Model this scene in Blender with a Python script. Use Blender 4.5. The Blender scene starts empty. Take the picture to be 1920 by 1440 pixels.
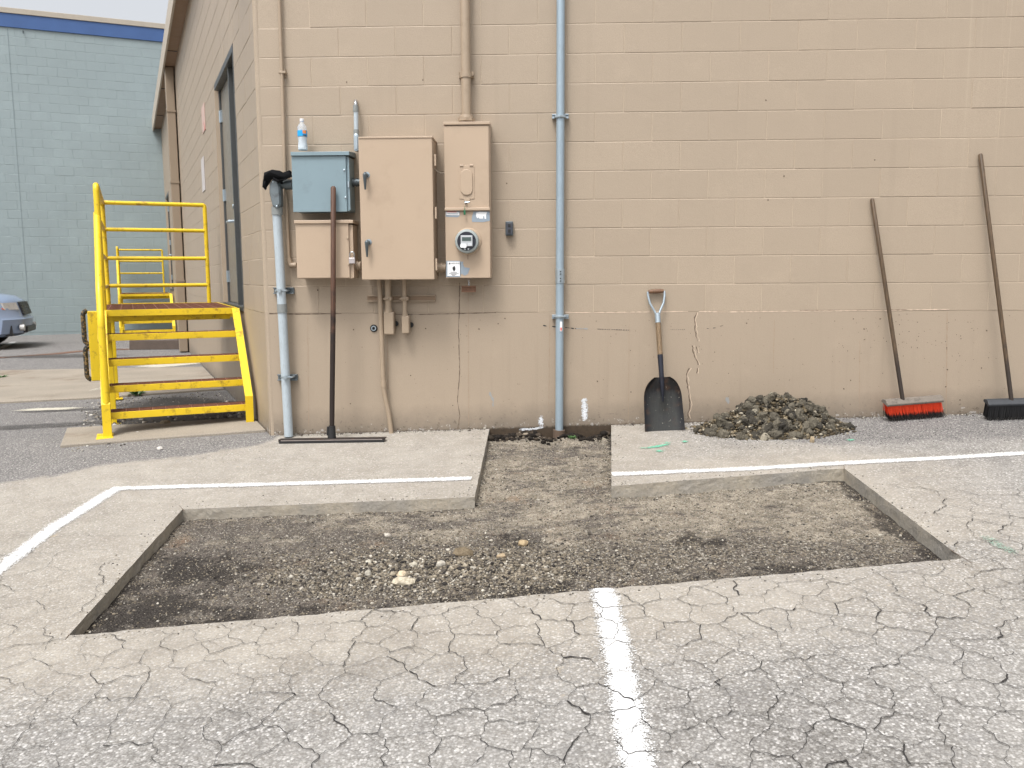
import bpy, math, random
import numpy as np
from mathutils import Vector, Matrix, noise
from mathutils.geometry import delaunay_2d_cdt
random.seed(7); rng = np.random.default_rng(7)
scn = bpy.context.scene
col = scn.collection
R = math.radians
# ------------------------------------------------------------------ camera, sky, sun
CAM = Vector((0.01259, -6.34292, 0.26864))
CF = Vector((-0.03280658, 0.9916206, -0.12494925)); CR = Vector((0.99946082, 0.03238175, -0.00543002)); CU = Vector((0.00133844, 0.12506002, 0.99214827))
FPX = 1609.82
cd = bpy.data.cameras.new('camera'); cam = bpy.data.objects.new('camera', cd); col.objects.link(cam)
cam.matrix_world = Matrix(((CR.x, CU.x, -CF.x, CAM.x), (CR.y, CU.y, -CF.y, CAM.y), (CR.z, CU.z, -CF.z, CAM.z), (0, 0, 0, 1)))
cd.sensor_width = 36; cd.sensor_fit = 'HORIZONTAL'; cd.lens = FPX / 1920 * 36; cd.clip_start = 0.05; cd.clip_end = 1500
scn.camera = cam
SUN_EL, SUN_AZ = 62, 204          # azimuth measured from +Y clockwise: behind the camera, a little to the left
w = bpy.data.worlds.new('World'); scn.world = w; w.use_nodes = True
nt = w.node_tree; nt.nodes.clear()
sky = nt.nodes.new('ShaderNodeTexSky'); sky.sky_type = 'NISHITA'; sky.sun_disc = False
sky.sun_elevation = R(SUN_EL); sky.sun_rotation = R(SUN_AZ); sky.dust_density = 6.0; sky.air_density = 1.0
hs = nt.nodes.new('ShaderNodeHueSaturation'); hs.inputs['Saturation'].default_value = 0.20
bg = nt.nodes.new('ShaderNodeBackground'); bg.inputs['Strength'].default_value = 0.15
wo = nt.nodes.new('ShaderNodeOutputWorld')
nt.links.new(sky.outputs[0], hs.inputs['Color']); nt.links.new(hs.outputs[0], bg.inputs[0]); nt.links.new(bg.outputs[0], wo.inputs[0])
sd = bpy.data.lights.new('sun', 'SUN'); sd.energy = 1.2; sd.angle = R(14); sd.color = (1, 0.98, 0.955)
so = bpy.data.objects.new('sun', sd); col.objects.link(so)
dv = Vector((math.sin(R(SUN_AZ)) * math.cos(R(SUN_EL)), math.cos(R(SUN_AZ)) * math.cos(R(SUN_EL)), math.sin(R(SUN_EL))))
so.rotation_euler = dv.to_track_quat('Z', 'Y').to_euler()
scn.view_settings.view_transform = 'Standard'; scn.view_settings.look = 'None'; scn.view_settings.gamma = 1
scn.view_settings.exposure = 0.74
scn.render.engine = 'CYCLES'; scn.cycles.transparent_max_bounces = 12

# ------------------------------------------------------------------ geometry of the place
ANG = R(25.7323)
S_ = Vector((-math.sin(ANG), math.cos(ANG), 0)); T_ = Vector((math.cos(ANG), math.sin(ANG), 0))
COR = Vector((-2.032, 0, 0))
def S(u, v, z): return COR + S_ * u - T_ * v + Vector((0, 0, z))        # side wall frame: u along the wall, v out of it
def gz(x, y): return -0.857 + 0.0316 * min(8, max(x, -6.4)) + 0.08 * max(-8, min(y, 0))
def ray(px, py): return CF + CR * ((px - 960) / FPX) - CU * ((py - 720) / FPX)
def W(px, py, d=0.0):                                                    # point on the plane d metres in front of the front wall
    D = ray(px, py); t = (-d - CAM.y) / D.y; return CAM + D * t
def G(px, py, up=0.0):                                                   # point on the ground
    D = ray(px, py); t = 3.0
    for _ in range(60):
        p = CAM + D * t; t += (p.z - gz(p.x, p.y) - up) / max(1e-4, -D.z + 0.08 * D.y * (p.y < 0) + .0316 * D.x) * 0.9
    return CAM + D * t
def lerp(a, b, t): return a + (b - a) * t
def sst(a, b, x):
    t = max(0.0, min(1.0, (x - a) / (b - a))); return t * t * (3 - 2 * t)

# ------------------------------------------------------------------ materials
class N:
    def __init__(s, name):
        s.m = bpy.data.materials.new(name); s.m.use_nodes = True; s.t = s.m.node_tree
        s.b = s.t.nodes['Principled BSDF']; s.o = s.t.nodes['Material Output']
        s.pos = s.t.nodes.new('ShaderNodeNewGeometry').outputs['Position']
    def put(s, inp, v):
        if isinstance(v, bpy.types.NodeSocket): s.t.links.new(v, inp)
        elif v is not None:
            if isinstance(v, tuple) and len(v) == 3 and inp.type == 'RGBA': v = (*v, 1)
            inp.default_value = v
    def noise(s, scale, detail=3, rough=.55, vec=None, dist=0, out='Fac'):
        n = s.t.nodes.new('ShaderNodeTexNoise'); s.put(n.inputs['Vector'], vec or s.pos)
        s.put(n.inputs['Scale'], scale); n.inputs['Detail'].default_value = detail; n.inputs['Roughness'].default_value = rough; n.inputs['Distortion'].default_value = dist
        return n.outputs[out]
    def vor(s, scale, feature='F1', vec=None, out='Distance', rnd=1):
        n = s.t.nodes.new('ShaderNodeTexVoronoi'); n.feature = feature; s.put(n.inputs['Vector'], vec or s.pos)
        s.put(n.inputs['Scale'], scale); n.inputs['Randomness'].default_value = rnd; return n.outputs[out]
    def ramp(s, v, a, b, lo=0.0, hi=1.0):
        n = s.t.nodes.new('ShaderNodeMapRange'); n.interpolation_type = 'SMOOTHSTEP' if a < b else 'LINEAR'
        s.put(n.inputs[0], v); n.inputs[1].default_value = a; n.inputs[2].default_value = b; n.inputs[3].default_value = lo; n.inputs[4].default_value = hi
        return n.outputs[0]
    def math(s, op, a, b=None, c=None):
        n = s.t.nodes.new('ShaderNodeMath'); n.operation = op; s.put(n.inputs[0], a)
        if b is not None: s.put(n.inputs[1], b)
        if c is not None: s.put(n.inputs[2], c)
        return n.outputs[0]
    def mix(s, f, a, b, mode='MIX'):
        n = s.t.nodes.new('ShaderNodeMix'); n.data_type = 'RGBA'; n.blend_type = mode
        s.put(n.inputs[0], f); s.put(n.inputs[6], a); s.put(n.inputs[7], b); return n.outputs[2]
    def scale(s, vec, v3):
        n = s.t.nodes.new('ShaderNodeVectorMath'); n.operation = 'MULTIPLY'; s.put(n.inputs[0], vec); n.inputs[1].default_value = v3; return n.outputs[0]
    def vadd(s, a, b):
        n = s.t.nodes.new('ShaderNodeVectorMath'); n.operation = 'ADD'; s.put(n.inputs[0], a); s.put(n.inputs[1], b); return n.outputs[0]
    def vsub(s, a, b):
        n = s.t.nodes.new('ShaderNodeVectorMath'); n.operation = 'SUBTRACT'; s.put(n.inputs[0], a); s.put(n.inputs[1], b); return n.outputs[0]
    def attr(s, name, out='Fac'):
        n = s.t.nodes.new('ShaderNodeAttribute'); n.attribute_name = name; return n.outputs[out]
    def sep(s, v):
        n = s.t.nodes.new('ShaderNodeSeparateXYZ'); s.put(n.inputs[0], v); return n.outputs
    def rand(s): return s.t.nodes.new('ShaderNodeObjectInfo').outputs['Random']
    def bump(s, h, dist=.002, strength=1.0, prev=None):
        n = s.t.nodes.new('ShaderNodeBump'); n.inputs['Strength'].default_value = strength; n.inputs['Distance'].default_value = dist
        s.put(n.inputs['Height'], h)
        if prev is not None: s.put(n.inputs['Normal'], prev)
        return n.outputs[0]
    def done(s, color, rough=.6, metal=0, normal=None, spec=None):
        s.put(s.b.inputs['Base Color'], color); s.put(s.b.inputs['Roughness'], rough); s.put(s.b.inputs['Metallic'], metal)
        if normal is not None: s.put(s.b.inputs['Normal'], normal)
        if spec is not None: s.b.inputs['Specular IOR Level'].default_value = spec
        return s.m
def c3(c, k): return tuple(min(1, x * k) for x in c)
def simple(name, c, rough=.5, metal=0, var=.12, sc=6, grain=.08, gs=250, bump=.0004, dirt=None, dirt_amt=.35, dsc=3, streak=False, spec=None):
    n = N(name)
    cc = n.mix(n.noise(sc, 4), c3(c, 1 - var), c3(c, 1 + var))
    g = n.noise(gs, 2)
    cc = n.mix(n.ramp(g, .3, .7), n.mix(1.0, cc, (1 - grain,) * 3, 'MULTIPLY'), cc)
    if dirt:
        v = n.scale(n.pos, (14, 14, 1.2)) if streak else n.pos
        d = n.ramp(n.noise(dsc, 6, .68, v), .52, .72, 0, dirt_amt)
        cc = n.mix(d, cc, dirt)
    return n.done(cc, n.ramp(n.noise(sc * 4, 3), 0, 1, max(0, rough - .1), min(1, rough + .1)), metal, n.bump(g, bump), spec)
M = {}
TAN = (.368, .296, .221)
def wallpaint(name, c, foundation=False, streaks=True, var=.05):
    n = N(name)
    x, y, z = n.sep(n.pos)
    base = n.mix(n.ramp(n.noise(1.1, 5), .3, .7), c3(c, 1 - var), c3(c, 1 + var * .8))
    base = n.mix(n.ramp(n.rand(), 0, 1, 0, .8), base, c3(c, .93))
    base = n.mix(n.ramp(n.noise(5.5, 7, .75, n.vadd(n.pos, (2, 2, 2))), .50, .72, 0, .45), base, c3(c, .86)); base = n.mix(n.ramp(n.noise(3.1, 6, .7, n.vadd(n.pos, (8, 1, 5))), .54, .72, 0, .4), base, c3(c, 1.13))
    base = n.mix(n.ramp(n.noise(70, 4, .75, n.vadd(n.pos, (4, 0, 9))), .66, .74, 0, .35), base, c3(c, .6))
    g = n.noise(160, 3, .7)
    base = n.mix(n.ramp(g, .30, .62), c3(c, .86), base)
    st = n.noise(1, 4, .6, n.scale(n.pos, (9, 9, .35)))
    base = n.mix(n.ramp(st, .56, .8, 0, .22), base, c3(c, .72))
    if streaks:       # pale run-off streaks far right, grey grime blotches
        m = n.math('MULTIPLY', n.ramp(x, 2.55, 3.1), n.ramp(n.noise(1, 3, .7, n.scale(n.pos, (26, 26, .12))), .53, .70, 0, .14))
        m = n.math('MULTIPLY', m, n.ramp(z, .1, 1.6))
        base = n.mix(m, base, (.60, .50, .37))
        m2 = n.ramp(n.noise(2.3, 6, .7, n.scale(n.pos, (1, 1, .7))), .66, .82, 0, .45)
        base = n.mix(m2, base, (.30, .235, .17))
    rough_bump = n.bump(g, .0012, .8)
    rough_bump = n.bump(n.noise(38, 3), .0015, .5, rough_bump)
    if foundation:
        gl = n.math('MULTIPLY_ADD', x, .0316, -.857)                       # height of the ground along this wall
        h = n.math('SUBTRACT', z, gl)
        wob = n.math('MULTIPLY', n.math('SUBTRACT', n.noise(9, 5, .7), .5), .16)
        hh = n.math('ADD', h, wob)
        base = n.mix(n.ramp(hh, .20, .0, 0, .80), base, (.155, .128, .10))
        dr = n.noise(1, 5, .7, n.scale(n.pos, (11, 11, .5))); base = n.mix(n.math('MULTIPLY', n.ramp(dr, .52, .74, 0, .28), n.ramp(z, .05, -.35, .35, 1)), base, c3(c, .66))
        base = n.mix(n.math('MULTIPLY', n.ramp(h, .16, .02), n.ramp(n.noise(26, 6, .75), .55, .66, 0, .9)), base, (.07, .055, .042))
        sp = n.ramp(n.noise(48, 2, .6), .71, .74)
        sp = n.math('MULTIPLY', sp, n.ramp(n.noise(3, 3), .45, .6, .15, 1))
        base = n.mix(n.math('MULTIPLY', sp, .75), base, (.11, .075, .05))
        chip = n.ramp(n.math('ADD', n.noise(22, 4, .7), n.ramp(h, .0, .14, .04, -.16)), .60, .63)
        base = n.mix(n.math('MULTIPLY', chip, .8), base, (.40, .38, .36))
        soil = n.ramp(n.math('ADD', h, n.math('MULTIPLY', n.math('SUBTRACT', n.noise(30, 5, .75), .5), .05)), .012, -.004)
        base = n.mix(soil, base, n.mix(n.noise(40, 4), (.018, .013, .009), (.09, .06, .035)))
    return n.done(base, .5, 0, rough_bump, .5)
M['wall'] = wallpaint('tan_painted_masonry', TAN)
M['mortar'] = wallpaint('painted_mortar', c3(TAN, 1.24))
M['found'] = wallpaint('tan_painted_concrete', (.366, .294, .220), True)
M['bluewall'] = wallpaint('blue_grey_painted_block', (.285, .345, .355), False, False, .10)
M['blueband'] = simple('blue_parapet_metal', (.045, .105, .27), .45, 0, .15, 3)
M['cap'] = simple('tan_parapet_cap', (.42, .37, .30), .5)
M['sofft'] = simple('tan_soffit_board', (.30, .20, .13), .6, 0, .12, 3)
M['fascia'] = simple('tan_fascia_metal', (.46, .40, .32), .5, 0, .1, 3)
M['spout'] = simple('brown_tan_downspout', (.275, .215, .155), .55, 0, .06, 2)
M['roof'] = simple('dark_roof_membrane', (.08, .08, .08), .8)
M['tanbox'] = simple('tan_enamel_steel', (.425, .325, .235), .42, 0, .035, 5, .06, 500, .0002, (.30, .22, .155), .30, 4)
M['tanpipe'] = simple('tan_painted_pipe', (.350, .272, .195), .5, 0, .08, 12, .1, 300, .0004, (.22, .16, .11), .4, 14)
M['greybox'] = simple('blue_grey_enamel_steel', (.20, .275, .31), .42, 0, .05, 6, .06, 500, .0002, (.12, .15, .16), .25, 8)
M['greydark'] = simple('dark_grey_cast_metal', (.10, .12, .13), .4, .5, .15, 20)
M['greycast'] = simple('grey_cast_fitting', (.17, .20, .215), .42, .35, .18, 25, .1, 300, .0005, (.05, .05, .05), .5, 20)
M['pvc'] = simple('pale_grey_plastic_pipe', (.40, .46, .50), .4, 0, .06, 6, .05, 300, .0002, (.16, .14, .12), .6, 18, True)
M['pvcdark'] = simple('weathered_grey_coupling', (.22, .235, .23), .5, 0, .1, 20)
M['galv'] = simple('galvanised_steel', (.42, .49, .54), .34, .7, .16, 14, .08, 200, .0003, (.2, .2, .2), .4, 20)
M['galvrail'] = simple('bluish_galvanised_channel', (.32, .40, .46), .42, .35, .10, 8, .06, 200, .0003, (.2, .22, .24), .4, 9, True)
M['chrome'] = simple('worn_chrome', (.42, .43, .44), .28, .9, .3, 40)
M['black'] = simple('black_rubber', (.012, .012, .013), .6, 0, .3, 30)
M['cloth'] = simple('black_knit_cloth', (.010, .010, .011), .95, 0, .3, 60, .3, 900, .001, spec=.1)
M['yellow'] = simple('safety_yellow_enamel', (.74, .52, .014), .40, 0, .09, 5, .06, 300, .0004, (.20, .10, .02), .8, 13)
M['rust'] = simple('rust_brown_grating', (.23, .095, .058), .8, .1, .4, 30, .3, 200, .001, (.22, .12, .05), .5, 12)
M['rustbar'] = simple('rusty_bracket_iron', (.22, .12, .075), .8, .1, .3, 40, .2, 300, .001)
M['white'] = simple('white_printed_label', (.78, .79, .80), .5, 0, .03, 30)
M['ink'] = simple('black_print', (.02, .02, .022), .6)
M['redink'] = simple('faded_red_print', (.62, .14, .11), .6, 0, .2, 60)
M['greylabel'] = simple('bare_grey_patch', (.25, .30, .35), .55, 0, .06, 30)
M['lcd'] = simple('meter_display', (.07, .10, .095), .25)
M['green'] = simple('green_seal_plastic', (.012, .12, .05), .45)
M['doorp'] = simple('grey_brown_door_paint', (.20, .175, .14), .38, 0, .06, 4)
M['doorframe'] = simple('dark_bronze_door_frame', (.075, .080, .082), .4, .2)
M['concrete'] = simple('tan_concrete', (.295, .258, .208), .85, 0, .28, 2.2, .3, 120, .0015, (.15, .11, .075), .75, 1.6)
M['concpale'] = simple('pale_cement_spill', (.55, .52, .43), .85, 0, .14, 8, .2, 120, .0015)
M['timber'] = simple('dark_weathered_parking_block', (.085, .062, .048), .85, 0, .3, 10, .2, 120, .003)
M['tyre'] = simple('tyre_rubber', (.018, .018, .019), .8)
_n = N('silver_blue_car_paint'); _n.b.inputs['Coat Weight'].default_value = .5; M['carpaint'] = _n.done((.25, .32, .45), .35, .2)
M['carblack'] = simple('black_car_trim', (.015, .015, .017), .4)
M['lamp'] = simple('clear_headlamp', (.50, .49, .47), .3, 0)
M['amber'] = simple('amber_indicator', (.75, .16, .03), .2)
M['weed'] = simple('green_weed_leaf', (.05, .12, .03), .6, 0, .3, 40)
def glass_mat():
    n = N('dark_window_glass'); return n.done((.07, .09, .105), .08, 0, None, .8)
M['glass'] = glass_mat()
def wood(name, c, dark, dz0, dz1):
    n = N(name); x, y, z = n.sep(n.pos)
    g = n.noise(1, 5, .65, n.scale(n.pos, (160, 160, 7)))
    b = n.mix(n.ramp(g, .3, .7), c3(c, .5), c3(c, 1.25))
    d = n.math('ADD', n.ramp(z, dz0, dz1), n.math('MULTIPLY', n.math('SUBTRACT', n.noise(9, 5, .7), .5), 1.3))
    b = n.mix(n.ramp(d, .35, .75), dark, b)
    return n.done(b, .55, 0, n.bump(g, .001))
M['wood_sq'] = wood('tar_stained_handle_wood', (.095, .044, .025), (.016, .009, .007), -.9, .9)
M['wood_sh'] = wood('worn_ash_handle', (.20, .135, .075), (.10, .06, .035), -.6, -.1)
M['wood_br'] = wood('dirty_broom_handle', (.095, .060, .032), (.028, .019, .014), -.9, .2)
M['wood_grip'] = wood('brown_wood_grip', (.15, .075, .038), (.06, .03, .02), -.4, .2)
def shovelmat():
    n = N('tar_blackened_shovel_steel'); x, y, z = n.sep(n.pos)
    k = n.math('ADD', n.ramp(z, -.45, -.62), n.math('MULTIPLY', n.math('SUBTRACT', n.noise(1, 5, .7, n.scale(n.pos, (45, 45, 8))), .5), 1.5))
    k = n.math('MULTIPLY', n.ramp(k, .45, 1.1, 0, .85), n.attr('mid'))
    b = n.mix(k, n.mix(n.ramp(n.noise(14, 5), .5, .7), (.012, .012, .014), (.05, .026, .016)), (.052, .053, .050))
    b = n.mix(n.ramp(n.noise(60, 3), .68, .72, 0, .8), b, (.34, .32, .27))
    return n.done(b, n.ramp(k, 0, 1, .28, .45), n.ramp(k, 0, 1, .25, .7), n.bump(n.noise(80, 4), .0012))
M['shovel'] = shovelmat()
def bristle(name, hot, dark, lo, hi):
    n = N(name); k = n.attr('root')
    nn = n.math('ADD', k, n.math('MULTIPLY', n.math('SUBTRACT', n.noise(60, 2), .5), .35))
    b = n.mix(n.ramp(nn, lo, hi), dark, n.mix(n.noise(200, 2), c3(hot, .65), c3(hot, 1.2)))
    return n.done(b, .55)
M['redbristle'] = bristle('orange_red_bristles', (.80, .055, .012), (.014, .010, .009), .30, .55)
M['blackbristle'] = bristle('black_bristles', (.015, .015, .017), (.010, .010, .010), 0, 1)
M['blockgrey'] = simple('dusty_grey_broom_block', (.17, .145, .12), .8, 0, .25, 20, .2, 200, .001, (.03, .03, .03), .8, 12)
M['blockblack'] = simple('black_broom_block', (.03, .033, .038), .6, 0, .2, 20)
def mottled():
    n = N('black_gold_mottled_mesh'); k = n.ramp(n.noise(55, 4, .7), .52, .58)
    return n.done(n.mix(k, (.012, .012, .010), (.22, .14, .05)), .7, 0, n.bump(n.noise(90, 2), .003))
M['mottled'] = mottled()

# --- ground materials: aggregate, dust and cracks
def asphalt():
    n = N('worn_asphalt')
    mk = n.attr('mask', 'Color'); r, g, b = n.sep(mk)
    dust, dark, crk = r, g, b
    cell = n.vor(105, 'F1', None, 'Color'); cr, cg, cb = n.sep(cell)
    cell2 = n.vor(210, 'F1', None, 'Color'); dr, dg, db = n.sep(cell2)
    agg = n.mix(n.ramp(cr, .0, 1.0), (.040, .039, .038), (.330, .324, .314))
    agg = n.mix(n.ramp(cg, .80, .96), agg, (.60, .59, .58))
    agg = n.mix(n.ramp(n.vor(105), .35, .75, 0, .8), agg, (.05, .05, .055))
    agg = n.mix(.35, agg, n.mix(dr, (.08, .078, .075), (.50, .49, .47)))
    big = n.noise(1.3, 5, .6)
    agg = n.mix(n.ramp(big, .35, .7, .0, .35), agg, (.34, .33, .312))
    agg = n.mix(n.ramp(n.noise(5, 5, .65), .52, .75, 0, .45), agg, (.13, .13, .135))
    dusty = n.mix(n.ramp(n.noise(6, 5, .65), .3, .7), (.290, .254, .205), (.375, .336, .278))
    dusty = n.mix(n.ramp(dr, .1, .9, .18, .55), dusty, agg)
    dusty = n.mix(n.ramp(n.noise(85, 3, .7), .60, .68, 0, .5), dusty, (.17, .15, .12))
    dd = n.math('ADD', dust, n.math('MULTIPLY', n.math('SUBTRACT', n.noise(3.5, 6, .7), .5), .55))
    dd = n.math('ADD', dd, n.math('MULTIPLY', n.math('SUBTRACT', cb, .5), .35))
    c = n.mix(n.ramp(dd, .0, 1.0, .24, .95), agg, dusty)
    c = n.mix(n.ramp(n.noise(.9, 6, .72, n.vadd(n.pos, (3, 6, 0))), .52, .68, 0, .40), c, n.mix(1.0, c, (.60, .585, .57), 'MULTIPLY'))
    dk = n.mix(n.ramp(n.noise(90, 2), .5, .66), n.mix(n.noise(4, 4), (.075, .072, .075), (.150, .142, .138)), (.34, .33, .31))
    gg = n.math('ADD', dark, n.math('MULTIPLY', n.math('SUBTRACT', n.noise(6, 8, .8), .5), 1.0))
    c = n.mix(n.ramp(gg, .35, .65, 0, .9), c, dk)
    c = n.mix(n.ramp(n.noise(9, 6, .75, n.vadd(n.pos, (5, 5, 0))), .70, .76, 0, .35), c, (.08, .075, .07))
    c = n.mix(n.ramp(n.noise(4.2, 5, .7, n.vadd(n.pos, (15, 5, 0))), .69, .73, 0, .35), c, (.42, .34, .22))
    h = n.math('MULTIPLY', n.vor(105), -.5)
    nb = n.bump(h, .004, .75); nb = n.bump(n.noise(14, 4), .006, .35, nb)
    return n.done(c, .85, 0, nb, .25)
M['asphalt'] = asphalt()
M['crackdark'] = simple('crack_filled_with_grime', (.030, .027, .025), .9, 0, .4, 40, .4, 300, .002)
def paintmat(name, c, thick=.5, crack=.75):
    n = N(name)
    e = n.attr('edge')
    cr = n.sep(n.vor(200, 'F1', None, 'Color'))[0]; cg = n.sep(n.vor(300, 'F1', None, 'Color'))[1]
    k = n.math('ADD', e, n.math('MULTIPLY', n.math('SUBTRACT', n.noise(8, 6, .75), .5), 1.1))
    k = n.math('SUBTRACT', k, n.math('ADD', n.math('MULTIPLY', cr, .62), n.math('MULTIPLY', cg, .36)))
    k = n.ramp(k, thick - .50, thick - .36)
    n.put(n.b.inputs['Alpha'], k)
    cc = n.mix(n.ramp(n.noise(120, 3), .35, .7), c3(c, .74), c3(c, .93))
    return n.done(cc, .75, 0, n.bump(n.vor(105), -.003, .6))
M['linepaint'] = paintmat('white_line_paint', (.70, .70, .69), .56)
M['lineold'] = paintmat('worn_white_line_paint', (.74, .74, .73), .50, 0)
M['greenpaint'] = paintmat('mint_green_marking_paint', (.16, .52, .35), .62)
M['greenfaint'] = paintmat('faded_green_marking_paint', (.27, .42, .33), 1.02)
M['wallpaintwhite'] = paintmat('white_overspray', (.78, .80, .83), .75, 0)
M['rustline'] = paintmat('rust_stain', (.17, .085, .05), .5, 0)
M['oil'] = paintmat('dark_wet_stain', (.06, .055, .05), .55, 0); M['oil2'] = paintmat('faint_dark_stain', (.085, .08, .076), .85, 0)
def cutface():
    n = N('sawn_asphalt_edge'); cr, cg, cb = n.sep(n.vor(75, 'F1', None, 'Color'))
    c = n.mix(n.ramp(n.noise(2.2, 4), .35, .65), (.34, .30, .235), (.24, .225, .20))
    c = n.mix(n.ramp(cr, .7, .9, 0, .22), c, (.40, .38, .34)); c = n.mix(n.ramp(cg, .8, .95, 0, .22), c, (.12, .115, .11))
    c = n.mix(n.ramp(n.noise(3.1, 5, .6, n.vadd(n.pos, (3, 8, 1))), .58, .72, 0, .6), c, (.15, .15, .15))
    c = n.mix(n.ramp(n.noise(60, 5, .75), .56, .70, 0, .55), c, (.10, .095, .085)); c = n.mix(n.ramp(n.noise(34, 5, .75, n.vadd(n.pos, (9, 9, 9))), .58, .70, 0, .5), c, (.42, .385, .32))
    return n.done(c, .85, 0, n.bump(n.noise(45, 5, .7), .009, 1))
M['cut'] = cutface()
def soil():
    n = N('exposed_gravel_base'); mk = n.attr('mask', 'Color'); r, g, b = n.sep(mk)
    v1 = n.vor(85, 'F1', None, 'Color'); cr, cg, cb = n.sep(v1); v2 = n.vor(170, 'F1', None, 'Color'); dr, dg, db = n.sep(v2)
    fine = n.noise(240, 3, .7)
    sand = n.mix(n.ramp(n.noise(14, 6, .75), .3, .7), (.175, .152, .118), (.40, .355, .285))
    sand = n.mix(n.ramp(fine, .35, .65), n.mix(1.0, sand, (.70, .68, .66), 'MULTIPLY'), sand)
    dk = n.mix(n.ramp(n.noise(11, 6, .75), .3, .7), (.050, .043, .038), (.140, .120, .102))
    k = n.math('ADD', r, n.math('MULTIPLY', n.math('SUBTRACT', n.noise(2.6, 8, .74, n.scale(n.pos, (1, 1.7, 1))), .5), 4.2))
    c = n.mix(n.ramp(k, .38, .90), dk, sand)
    k2 = n.ramp(n.noise(7, 7, .78, n.vadd(n.scale(n.pos, (1, 1.6, 1)), (7, 2, 0))), .55, .66, 0, .8); c = n.mix(k2, c, (.050, .043, .038))
    c = n.mix(n.ramp(n.noise(4, 6, .7, n.vadd(n.pos, (1, 12, 0))), .56, .72, 0, .6), c, (.19, .125, .08))
    gm = n.ramp(n.math('ADD', g, n.math('MULTIPLY', n.math('SUBTRACT', n.noise(4.2, 6, .7, n.vadd(n.pos, (3, 3, 3))), .5), 1.6)), .15, .65, .12, 1)
    gc = n.mix(n.ramp(cr, 0, 1), (.10, .085, .070), (.30, .26, .20)); gc = n.mix(n.ramp(cg, .82, .93), gc, (.52, .49, .42)); gc = n.mix(n.ramp(cb, .68, .85, 0, .9), gc, (.032, .03, .03))
    c = n.mix(n.math('MULTIPLY', gm, .62), c, gc)
    c = n.mix(n.ramp(dg, .82, .95, 0, .55), c, (.44, .41, .35)); c = n.mix(n.ramp(db, .75, .9, 0, .7), c, (.04, .037, .035))
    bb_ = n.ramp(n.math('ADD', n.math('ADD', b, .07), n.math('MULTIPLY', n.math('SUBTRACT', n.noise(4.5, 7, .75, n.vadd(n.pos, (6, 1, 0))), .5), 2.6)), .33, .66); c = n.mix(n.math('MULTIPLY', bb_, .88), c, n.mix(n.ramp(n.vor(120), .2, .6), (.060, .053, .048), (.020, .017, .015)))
    nb = n.bump(n.math('MULTIPLY', n.vor(85), gm), -.012, 1); nb = n.bump(n.noise(26, 6, .75), .016, .9, nb); nb = n.bump(n.vor(170), -.003, .7, nb)
    return n.done(c, .92, 0, nb, .15)
M['soil'] = soil()
def stonemat(name, sc=60):
    n = N(name); c = n.attr('tint', 'Color'); c = n.mix(n.ramp(n.noise(sc, 4, .7), .35, .65), n.mix(1.0, c, (.62, .60, .58), 'MULTIPLY'), c)
    return n.done(c, .88, 0, n.bump(n.noise(sc * 2, 4), .003), .2)
M['stone'] = stonemat('loose_stone')
def clodmat():
    n = N('muddy_clod'); rr = n.rand()
    a = n.mix(n.ramp(rr, .0, .7), (.034, .031, .026), (.115, .102, .078)); a = n.mix(n.ramp(rr, .95, .99), a, (.30, .27, .21))
    a = n.mix(n.ramp(n.noise(38, 5, .7), .52, .64, 0, .8), a, (.030, .025, .018)); a = n.mix(n.ramp(n.noise(55, 4, .7, n.vadd(n.pos, (4, 4, 4))), .60, .68, 0, .5), a, (.28, .25, .18))
    return n.done(a, .85, 0, n.bump(n.noise(70, 5, .7), .010), .2)
M['clod'] = clodmat()
def bottlemat():
    n = N('clear_bottle_plastic'); n.b.inputs['Transmission Weight'].default_value = .75
    n.b.inputs['IOR'].default_value = 1.2
    return n.done((.90, .94, .97), .25)
M['plastic'] = bottlemat()
M['capwhite'] = simple('white_bottle_cap', (.72, .72, .74), .4)
M['bluelabel'] = simple('bright_blue_label', (.01, .33, .70), .35, 0, .1, 60)
M['orangelabel'] = simple('orange_label_mark', (.80, .26, .08), .4)

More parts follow.
